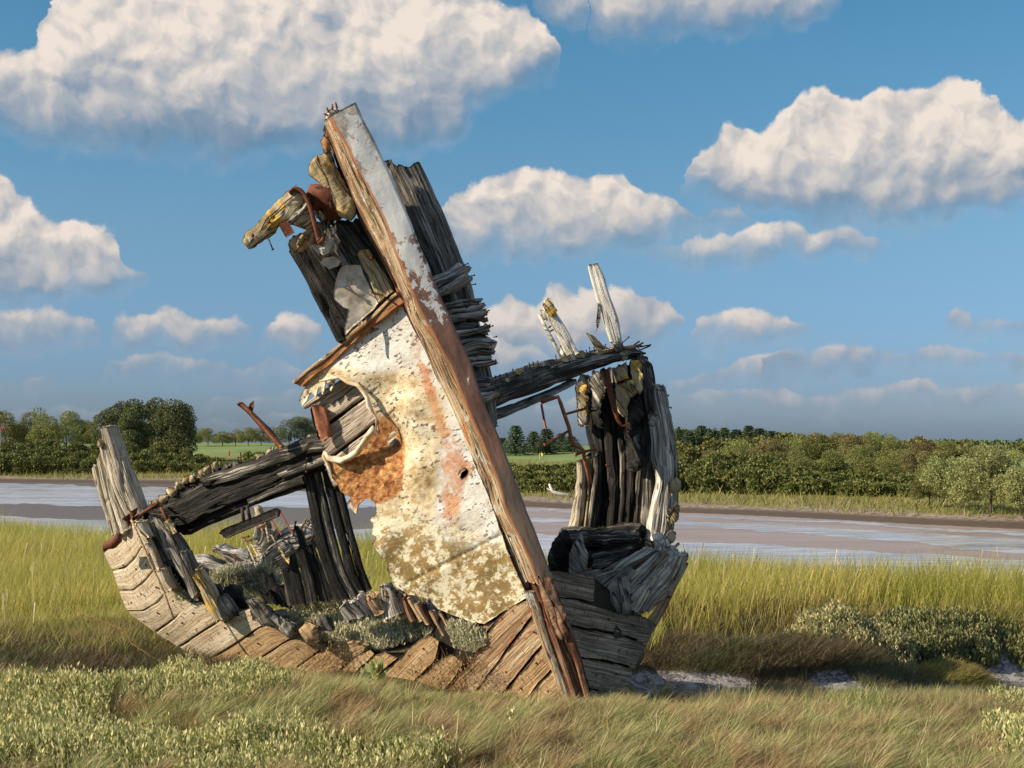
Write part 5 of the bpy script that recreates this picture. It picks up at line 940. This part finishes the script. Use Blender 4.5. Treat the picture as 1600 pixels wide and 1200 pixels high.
Mpmx = leafmat('mixed_purslane_leaf', [(0, (0.10, 0.12, 0.05)), (0.45, (0.30, 0.30, 0.14)), (0.8, (0.56, 0.50, 0.28)), (1, (0.74, 0.64, 0.38))], 0.2)
Mpshade = leafmat('shade_toned_purslane_leaf', [(0, (0.08, 0.10, 0.04)), (0.5, (0.20, 0.22, 0.09)), (1, (0.40, 0.38, 0.18))], 0.15)  # purslane colours with shade painted in, for the rear mounds
Mstem = simple("twiggy_mound_core", (0.045, 0.038, 0.02), (0.08, 0.065, 0.035), 12)
mound("purslane_mound", 2.75, 11.9, -0.36, 0.56, 0.5, 0.44, Mpmx, 7500, 101, "large rounded grey green purslane bush on the creek bank right of the wreck", "bush")
mound("purslane_mound", 3.62, 12.5, -0.42, 0.66, 0.45, 0.42, Mpshade, 5600, 102, "shaded purslane bush just behind the large rounded one", "bush")
mound("purslane_mound", 4.45, 12.8, -0.44, 0.55, 0.5, 0.38, Mpshade, 3000, 104, "dark low bush on the creek bank at the far right, under the tall grass", "bush")
mound("grass_tussock", 3.62, 11.85, -0.50, 0.36, 0.26, 0.17, Mmid, 9000, 103, "isolated brown grass tussock standing on the grey creek mud", "tussock", False, 0.09)
mound("purslane_mound", 2.85, 9.75, -0.38, 0.85, 0.36, 0.15, Mpurs, 7000, 105, "long low shaded purslane hummock in front of the creek mud", "bush")
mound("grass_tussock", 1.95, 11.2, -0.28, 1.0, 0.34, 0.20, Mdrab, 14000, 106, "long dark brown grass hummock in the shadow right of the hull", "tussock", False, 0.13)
mound("grass_tussock", 5.0, 12.75, -0.40, 0.8, 0.5, 0.40, Mmid, 9000, 107, "overhanging russet grass on the creek bank at the right edge", "tussock", False, 0.16)
mound("purslane_mound", -1.75, 9.75, -0.14, 0.42, 0.28, 0.22, leafmat("yellowing_purslane", [(0, (0.20, 0.20, 0.06)), (1, (0.62, 0.52, 0.20))], 0.25), 1800, 108, "yellow brown bush against the lower left planks of the hull", "bush") if False else None
# broad leaved plants
Mbroad = leafmat("broad_leaf", [(0, (0.20, 0.30, 0.09)), (0.6, (0.36, 0.44, 0.17)), (1, (0.55, 0.58, 0.30))], 0.35)
def weed(px, py, hgt, n, sd, label):
    Y = (EYE)*F/(py-HZ); x = (px-800)/F*Y; z = float(gz_(np.array([x]), np.array([Y]))[0][0]); r = np.random.default_rng(sd)
    a = r.random(n)*6.28; s = np.linspace(0, 1, n); C = np.stack([x+0*a, Y+0*a, z+s*hgt*.7], -1)
    D = np.stack([np.cos(a)*0.7, np.sin(a)*0.7, 0.35+s], -1); V = leaves_np(C, D, hgt*0.55, 0.26, r, 0.8)
    root = bpy.data.objects.new("broad_leaved_weed", None); COL.objects.link(root); root['label'] = label; root['category'] = "plant"
    link("leaves", mesh_np("leaves", V, [np.arange(len(V)).reshape(-1, 4)], Mbroad, False), root)
    tube("stem", [(x, Y, z-0.02), (x, Y, z+hgt*.7)], 0.003, Mbroad, root, rel=False, n=5)
weed(585, 1085, 0.20, 26, 1, "leafy green weed growing against the brown port planks"); weed(563, 1090, 0.13, 16, 6, "smaller green weed left of the taller one at the port planks"); weed(1198, 1196, 0.10, 10, 2, "broad leaved weed with upright leaves at the bottom edge right of centre"); weed(1150, 1200, 0.07, 9, 3, "low broad leaved weed at the bottom edge, left of the upright one"); weed(1050, 1205, 0.08, 10, 4, "broad leaved weed at the bottom edge below the starboard planks"); weed(1590, 1196, 0.12, 12, 5, "broad leaved weed at the bottom right corner")
ds = tube("dead_stalk", [P(120, 955, 10.6), P(165, 972, 10.45), P(195, 985, 10.3), P(205, 1005, 10.2), P(240, 1028, 10.0), P(300, 1045, 9.9)], 0.003, Mtwig, None, rel=False); ds['label'] = "thin dead stalk arching through the grass left of the hull"; ds['category'] = "dead stalk"
# ---------------------------------------------------------------- trees and scrub of the far bank
def crownmat(name, a, b, c, ps=0.35):
    m, t = newmat(name); g = t.n('ShaderNodeNewGeometry'); o = t.n('ShaderNodeObjectInfo'); n = t.noise(t.n('ShaderNodeTexCoord').outputs['Object'], ps*4, 3, 0.6)
    f = t.m('ADD', t.m('MULTIPLY', g.outputs['Random Per Island'], 0.55), t.m('MULTIPLY', n, 0.5)); col = t.ramp(f, [(0.2, a), (0.5, b), (0.85, c)])
    hs = t.n('ShaderNodeHueSaturation'); t.put(hs.inputs['Hue'], t.mr(o.outputs['Random'], 0, 1, 0.485, 0.515, False)); t.put(hs.inputs['Value'], t.mr(o.outputs['Random'], 0, 1, 0.8, 1.25, False)); t.put(hs.inputs['Color'], col)
    finish(t, hs.outputs[0], 0.7, trans=0.2, spec=0.15); return m
M_bark = simple("bark", (0.10, 0.07, 0.05), (0.05, 0.035, 0.025), 3)
M_pine = crownmat("pine_needles", (0.05, 0.075, 0.03), (0.12, 0.145, 0.06), (0.24, 0.23, 0.10))
M_fir = crownmat("fir_needles", (0.045, 0.075, 0.045), (0.10, 0.15, 0.085), (0.19, 0.23, 0.12))
M_dec = crownmat("broadleaf_crown", (0.09, 0.11, 0.035), (0.21, 0.23, 0.075), (0.36, 0.35, 0.14))
M_red = crownmat("russet_crown", (0.10, 0.09, 0.04), (0.20, 0.175, 0.075), (0.32, 0.28, 0.13))
M_wil = crownmat("willow_crown", (0.13, 0.16, 0.055), (0.28, 0.31, 0.12), (0.44, 0.45, 0.20))
M_gor = crownmat("gorse", (0.06, 0.10, 0.03), (0.17, 0.22, 0.065), (0.36, 0.34, 0.13))
M_grw = crownmat("grey_willow_crown", (0.09, 0.12, 0.08), (0.17, 0.21, 0.14), (0.27, 0.30, 0.21))
def crown_pts(lobes, n, r, gap=0.1):
    """leaf positions near the surface of several lobes (cx, cy, cz, rx, ry, rz)"""
    lobes = np.array(lobes); w_ = (lobes[:, 3]*lobes[:, 5]); w_ = w_/w_.sum(); k = r.choice(len(lobes), n, p=w_); u = r.normal(size=(n, 3)); u /= np.linalg.norm(u, axis=1)[:, None]
    rad = (1-0.35*r.random(n)**2)*(1+0.22*fbm(u*2.2+k[:, None]*5.1, 3, 2)); p = lobes[k, :3]+u*lobes[k, 3:]*rad[:, None]
    keep = fbm(p*1.6/np.mean(lobes[:, 3]), 8, 2) > -0.45+gap*0; return p[keep], u[keep]
def leaf_mesh(name, p, u, s, m, r, drop=0.0):
    D = u*0.6+r.normal(size=p.shape)*0.7; D[:, 2] -= drop; V = leaves_np(p, D, s, 0.8, r, 0.3); return mesh_np(name, V, [np.arange(len(V)).reshape(-1, 4)], m, False)
def proto(kind, sd):
    """unit-height tree meshes: (trunk, crown)"""
    r = np.random.default_rng(sd); H = 1.0
    if kind == 'pine':
        L = []; 
        for i in range(17): z = 0.28+0.66*i/17; w_ = 0.30*(1-((z-0.42)/0.66)**2 if z > 0.42 else 1)*(0.6+0.4*r.random()); a = r.random()*6.28; L.append((math.cos(a)*w_*.55, math.sin(a)*w_*.55, z, 0.14+0.05*r.random(), 0.14, 0.065+0.03*r.random()))
        p, u = crown_pts(L, 6500, r); me = leaf_mesh("crown", p, u, 0.026, M_pine, r)
    elif kind == 'fir':
        P_, U_ = [], []
        for i in range(15):
            z = 0.12+0.86*i/15; w_ = 0.27*(1-z)**0.8+0.015; nb = 9
            for a in np.arange(nb)/nb*6.28+r.random()*6:
                s = r.random(46); ww = w_*(0.75+0.4*r.random()); c = np.stack([np.cos(a)*ww*s+r.normal(size=46)*.013, np.sin(a)*ww*s+r.normal(size=46)*.013, z-0.10*ww*s/0.3*1.2+0.03*s*s+r.normal(size=46)*.008], -1); P_.append(c); U_.append(np.tile([math.cos(a), math.sin(a), 0.1], (46, 1)))
        p, u = np.concatenate(P_), np.concatenate(U_); me = leaf_mesh("crown", p, u, 0.030, M_fir, r, 0.2)
    else:
        wid = {'dec': 0.55, 'wil': 0.62, 'red': 0.5, 'grw': 0.6, 'open': 0.5}[kind]; L = []
        for i in range({'open': 12}.get(kind, 20)):
            a = r.random()*6.28; q_ = r.random()**0.5; z = 0.30+0.55*r.random() if kind != 'open' else 0.45+0.42*r.random(); k_ = math.sqrt(max(0.05, 1-((z-0.45)/0.55)**2)); s = 0.13+0.08*r.random(); L.append((math.cos(a)*q_*wid*k_*.8, math.sin(a)*q_*wid*k_*.8, z, s*1.15, s*1.15, s*0.8))
        p, u = crown_pts(L, 11000 if kind != 'open' else 4500, r); me = leaf_mesh("crown", p, u, 0.026 if kind != 'wil' else 0.030, {'dec': M_dec, 'wil': M_wil, 'red': M_red, 'grw': M_grw, 'open': M_wil}[kind], r)
    V = []; F_ = []; n = 7                                                  # trunk with limbs
    def limb(pts, rr):
        b = sum(len(v) for v in V)
        for p_, q_ in zip(pts, rr): a = np.arange(n)/n*6.283; V.append(np.array(p_)+np.stack([np.cos(a)*q_, np.sin(a)*q_, 0*a], -1))
        for i in range(len(pts)-1):
            for j in range(n): F_.append((b+i*n+j, b+i*n+(j+1) % n, b+(i+1)*n+(j+1) % n, b+(i+1)*n+j))
    tt_ = 0.95 if kind in ('pine', 'fir') else 0.6; limb([(0, 0, -0.04), (0.01, 0, 0.3), (0, 0.01, tt_)], [0.022, 0.016, 0.004])
    for i in range(7): a = r.random()*6.28; z = 0.15+0.4*r.random(); l = 0.25; limb([(0, 0, z), (math.cos(a)*l*.5, math.sin(a)*l*.5, z+0.12), (math.cos(a)*l, math.sin(a)*l, z+0.27 if kind not in ('pine', 'fir') else z+0.05)], [0.010, 0.007, 0.002])
    return mesh_np("trunk", np.concatenate(V), [np.array(F_)], M_bark), me
PROTO = {}
def tree(kind, px, top, base, Y, wd, name, label, cat="tree", group=None, var=0):
    """a tree with its own trunk and crown; top/base rows of the picture at distance Y give its height"""
    key = (kind, var % 3)
    if key not in PROTO: PROTO[key] = proto(kind, hash(kind[0])*0+ord(kind[0])*7+ord(kind[1])+var % 3*31)
    x = (px-800)/F*Y; z = float(gz_(np.array([x]), np.array([Y]))[0][0]); H = max(1.5, EYE-(top-HZ)/F*Y-z)*(1.04 if kind in ('pine', 'fir') else 1.14)
    root = bpy.data.objects.new(name, None); COL.objects.link(root); root.location = (x, Y, z-0.05); root['label'] = label; root['category'] = cat
    if group: root['group'] = group
    wpx = wd/F*Y; nat = {'pine': 0.72, 'fir': 0.52, 'dec': 1.15, 'wil': 1.25, 'red': 1.05, 'grw': 1.2, 'open': 1.05}[kind]; sw = wpx/nat*{'fir': 1.5, 'pine': 1.35}.get(kind, 1.05)
    root.scale = (sw, sw, H); root.rotation_euler.z = (px*1.7+var) % 6.28
    for nm, me in zip(("trunk", "crown"), PROTO[key]): link(nm, me, root)
ordn = ["first", "second", "third", "fourth", "fifth", "sixth", "seventh", "eighth", "ninth", "tenth", "eleventh", "twelfth", "thirteenth", "fourteenth"]
for i, (x, tp, y, wd) in enumerate([(166,640,136,44), (190,630,141,46), (214,626,136,50), (238,624,139,44), (256,634,134,46), (276,627,133,54), (204,640,134,44), (290,636,138,36)]):
    tree('pine', x, tp, 700, y, wd, "pine_tree", "dark pine in the clump on the far left bank, %s of eight from the left" % ordn[sorted([166,190,214,238,256,276,204,290]).index(x)], "pine", "pines in the clump on the left bank", i)
for i, (x, tp, y, wd, k) in enumerate([(-30,652,170,70,'dec'), (8,650,165,60,'dec'), (42,648,168,60,'dec'), (74,643,160,64,'dec'), (104,650,165,50,'dec'), (128,657,172,50,'pine'), (146,660,170,40,'dec')]):
    tree(k, x, tp, 700, y, wd, "woodland_tree", "rounded dark tree on the skyline at the left edge, %s of seven" % ordn[i], "tree", "trees on the left skyline", i)
for i, (x, tp, y, wd, k) in enumerate([(306,670,190,30,'dec'), (325,672,195,36,'dec'), (348,675,192,36,'dec'), (368,672,196,34,'dec'), (388,671,194,34,'dec'), (408,670,198,36,'red'), (430,668,196,36,'grw'), (452,658,190,44,'grw'), (478,652,192,54,'grw'), (500,655,196,50,'grw'), (286,664,200,30,'dec')]):
    tree(k, x, tp, 695, y, wd, "hedgerow_tree" if i < 7 or k != 'grw' else "willow_tree", ("grey green willow beyond the field left of the bow plate, %s from the left" % ordn[max(0, i-7)]) if k == 'grw' and i > 6 and k == 'grw' else ("low hedgerow tree beyond the green field on the left, %s from the left" % ordn[sorted([306,325,348,368,388,408,286]).index(x)] if x in (306,325,348,368,388,408,286) else "grey green hedgerow tree where the hedge meets the willows"), "tree", "trees beyond the green field", i)
for i, (x, tp, y, wd) in enumerate([(785,690,136,24), (806,664,128,34), (834,673,134,28), (854,669,130,34), (877,676,138,26), (892,680,134,30)]):
    tree('fir', x, tp, 716, y, wd, "conifer", "slender conifer seen between stem and ribs, %s of six from the left" % ordn[i], "conifer", "conifers between stem and ribs", i)
r_ = np.random.default_rng(9)
far_p = [(785+r_.random()*900, 0, 190+60*r_.random(), 0) for _ in range(190)]
V_ = []
for (px, _a, Yb, _b) in far_p:
    top = np.interp(px, [780, 900, 1040, 1200, 1300, 1500, 1700], [712, 706, 672, 676, 688, 690, 690])+5*r_.random(); x = (px-800)/F*Yb; z1 = EYE-(top-HZ)/F*Yb; z0 = -8; n_ = 420
    u = r_.normal(size=(n_, 3)); u /= np.linalg.norm(u, axis=1)[:, None]; V_.append(leaves_np(np.array([x, Yb, z1-3.2])+u*[1.9, 1.9, 3.2], u+r_.normal(size=u.shape)*.7, 0.55, 0.8, r_)); u[:, 2] = -np.abs(u[:, 2]); V_.append(leaves_np(np.array([x, Yb, z1-4.5])+u*[2.4, 2, 4], u+r_.normal(size=u.shape)*.7, 0.7, 0.8, r_))
V_ = np.concatenate(V_); link("distant_wood", mesh_np("distant_wood", V_, [np.arange(len(V_)).reshape(-1, 4)], M_fir, False), label="distant dark wood closing the view behind the right bank", kind='stuff')
for i, (x, tp, y, wd) in enumerate([(1040,676,118,30), (1062,669,120,34), (1078,674,112,36), (1096,664,122,32), (1114,671,116,36), (1132,667,124,30), (1150,670,118,34), (1170,664,122,32), (1186,668,118,32), (1206,672,120,30), (1224,676,124,26)]):
    tree('fir', x, tp, 716, y, wd, "conifer", "bluish conifer in the row right of the wreck, %s of eleven from the left" % ordn[i], "conifer", "conifers right of the wreck", i)
for i, (x, tp, y, wd, k) in enumerate([(1118,706,92,60,'red'), (1160,694,94,70,'dec'), (1200,690,92,70,'red'), (1232,684,96,64,'dec'), (1268,682,98,60,'dec'), (1300,679,98,64,'dec'), (1336,680,96,60,'red'), (1368,680,98,60,'dec'), (1400,685,94,64,'dec'), (1440,690,92,62,'red'), (1474,693,96,54,'dec'), (1246,704,84,66,'dec'), (1300,700,86,62,'dec'), (1352,700,84,64,'dec'), (1398,706,82,64,'dec'), (1430,704,80,52,'red')]):
    lab = "rounded scrub tree, %s row of the wood right of the wreck, %s from left" % (("back", ordn[i]) if i < 11 else ("front", ordn[i-11]))
    tree(k, x, tp, 760, y, wd, "scrub_tree", lab, "tree", "scrub trees on the right bank", i)
for i, (x, tp, y, wd, k, lab) in enumerate([(1490,716,64,90,'wil', "pale green bushy willow at the water's edge, leftmost of the big willows"), (1548,706,62,110,'wil', "broad pale green willow near the right edge"), (1600,722,60,90,'wil', "pale green willow cut off by the right edge"), (1532,696,84,84,'open', "open crowned tree with sky showing through, near the right edge"), (1592,702,86,60,'open', "open crowned tree at the right edge behind the willows"), (1452,728,66,60,'dec', "small dark bush left of the big willows"), (1650,700,62,100,'wil', "willow beyond the right edge"), (1462,712,70,60,'dec', "round green bush just behind the leftmost willow")]):
    tree(k, x, tp, 785, y, wd, "willow_tree" if k == 'wil' else "riverside_tree", lab, "tree", None, i)
# gorse thickets: one mass on either side of the bank
def gorse(name, lst, m, label, n=2600, size=0.16):
    r = np.random.default_rng(len(lst)); Vs = []
    for (px, top, Y, wd) in lst:
        x = (px-800)/F*Y; z = float(gz_(np.array([x]), np.array([Y]))[0][0]); H = max(0.6, EYE-(top-HZ)/F*Y-z); w_ = wd/F*Y*0.5
        L = [(x+w_*(r.random()-.5)*1.5, Y+w_*(r.random()-.5)*1.2, z+H*(0.15+0.6*r.random()), w_*(0.35+0.2*r.random()), w_*0.4, H*(0.22+0.12*r.random())) for _ in range(9)]
        L = np.array(L); k = r.integers(0, 9, n); u = r.normal(size=(n, 3)); u /= np.linalg.norm(u, axis=1)[:, None]; u[:, 2] = np.abs(u[:, 2])*np.where(r.random(n) < .25, -1, 1)
        rad = (1-0.25*r.random(n)**2)*(1+0.25*fbm(u*2.5+k[:, None]*3.3, 5, 2)); p = L[k, :3]+u*L[k, 3:]*rad[:, None]; p[:, 2] = np.maximum(p[:, 2], z-0.1)
        Vs.append(leaves_np(p, u*0.5+r.normal(size=p.shape)*0.7, size, 0.8, r, 0.3))
    V = np.concatenate(Vs); return link(name, mesh_np(name, V, [np.arange(len(V)).reshape(-1, 4)], m, False), label=label, kind='stuff')
r_ = np.random.default_rng(77)
gl = [(x+r_.normal()*5, np.interp(x, [-60,0,60,130,200,260,300,340,380], [688,684,680,690,690,692,700,712,726])+8*r_.random()+o_, Yb, 44) for Yb, o_ in ((131, 0), (127, 12), (123, 24)) for x in range(-60, 350, 20)]
gorse("gorse_thicket", gl, M_gor, "dark green gorse thicket along the far left bank")
gl = [(x+r_.normal()*5, np.interp(x, [760,800,900,1000,1060,1200,1300,1400,1460], [726,722,722,714,704,706,722,734,742])+7*r_.random()+o_, Yb-0.02*(x-800), 46) for Yb, o_ in ((96, 0), (91, 14), (86, 24)) for x in range(770, 1450, 20)]
gorse("gorse_thicket", gl, M_gor, "dark green gorse thicket along the far right bank")
gorse("field_edge_bush", [(395,706,128,44), (408,709,127,30)], M_gor, "low dark bushes at the edge of the green field").pop("kind", None)
o = COL.objects[-1] if False else bpy.data.objects["field_edge_bush"]; o['category'] = "bush"; o['label'] = "low dark bush at the edge of the green field left of the wreck"
gl = [(x+r_.normal()*6, np.interp(x, [1040,1100,1180,1300,1400,1480,1560,1640], [690,684,682,678,682,690,694,698])+6*r_.random()+o_, Yb, 52) for Yb, o_ in ((112, 0), (106, 9)) for x in range(1080, 1640, 24)]
gorse("wooded_rise", gl, M_dec, "continuous olive green scrub wood on the rise behind the right bank", n=3200, size=0.26)
# rough grass on the far shore
r = np.random.default_rng(4); n = 130000; X = -60+95*r.random(n); Y = 50+90*r.random(n); Z, e, d = gz_(X, Y); k = (d > 2.9+1.6*vnoise(np.stack([X*.2, Y*.2, 0*X], -1), 4))&(d < 30)&(np.abs(X) < 0.42*Y)
blades("far_bank_grass", X[k], Y[k], Z[k], 0.30+0.25*(r.random(k.sum()) < .2), 0.06, 0.3, 0.1, 0, leafmat("far_bank_grass", [(0, (0.16, 0.20, 0.04)), (0.5, (0.28, 0.30, 0.07)), (1, (0.46, 0.38, 0.17))], 0.3, patch=(0.35, 0.30, 0.14), ps=0.08), 6, seg=1, label="rough green and straw grass on the far shore")
# small things on the far bank
M_redp = simple("red_cloth", (0.55, 0.04, 0.03), (0.4, 0.03, 0.02), 5); M_yelp = simple("yellow_cloth", (0.75, 0.6, 0.1), (0.65, 0.5, 0.1), 5); M_whp = simple("white_pole", (0.7, 0.7, 0.68), (0.6, 0.6, 0.58), 5)
def flag(px, top, base, Y, m, label):
    x = (px-800)/F*Y; z0 = float(gz_(np.array([x]), np.array([Y]))[0][0]); z1 = EYE-(top-HZ)/F*Y; z1 = max(z1, z0+0.75)
    root = bpy.data.objects.new("golf_flag", None); COL.objects.link(root); root['label'] = label; root['category'] = "flag"
    tube("pole", [(x, Y, z0-0.1), (x, Y, z1)], 0.018, M_whp, root, rel=False, n=6)
    g_ = np.linspace(0, 1, 8); V = np.array([(x+0.03+0.32*a, Y+0.06*math.sin(a*7), z1-0.02-b*0.24+0.04*math.sin(a*5)) for b in (0, .5, 1) for a in g_]); V2 = V+[0, 0.01, 0]; Ii = np.arange(24).reshape(3, 8)
    qf = np.stack([Ii[:-1, :-1], Ii[:-1, 1:], Ii[1:, 1:], Ii[1:, :-1]], -1).reshape(-1, 4); link("cloth", mesh_np("cloth", np.concatenate([V, V2]), [qf, qf[:, ::-1]+24], m, True), root)
flag(0, 668, 690, 128, M_redp, "tiny red golf flag on the skyline at the left edge"); flag(843, 708, 722, 112, M_yelp, "tiny yellow golf flag on the green between stem and ribs")
x_, y_ = (358-800)/F*150, 150.0; z_ = float(gz_(np.array([x_]), np.array([y_]))[0][0])
o = tube("marker_post", [(x_, y_, z_-.1), (x_, y_, z_+0.55), (x_, y_, z_+0.6)], [0.07, 0.07, 0.04], M_redp, None, rel=False); o['label'] = "small red marker post on the green field"; o['category'] = "post"
Yd = 80.0; g0 = lambda px, py: P(px, py, Yd)
dw = bpy.data.objects.new("driftwood_branch", None); COL.objects.link(dw); dw['label'] = "bleached driftwood branch on the far shore, right of the stem"; dw['category'] = "driftwood"
zb = float(gz_(np.array([2.3]), np.array([Yd]))[0][0]); 
tube("main_limb", [(2.1, Yd, zb+0.75), (2.25, Yd, zb+0.35), (2.6, Yd-.1, zb+0.2), (3.1, Yd, zb+0.12), (3.4, Yd, zb+0.05)], [0.05, 0.09, 0.10, 0.08, 0.04], M_whp, dw, rel=False, rough=0.03); tube("side_limb", [(2.3, Yd, zb+0.3), (1.95, Yd, zb+0.5)], [0.05, 0.02], M_whp, dw, rel=False)
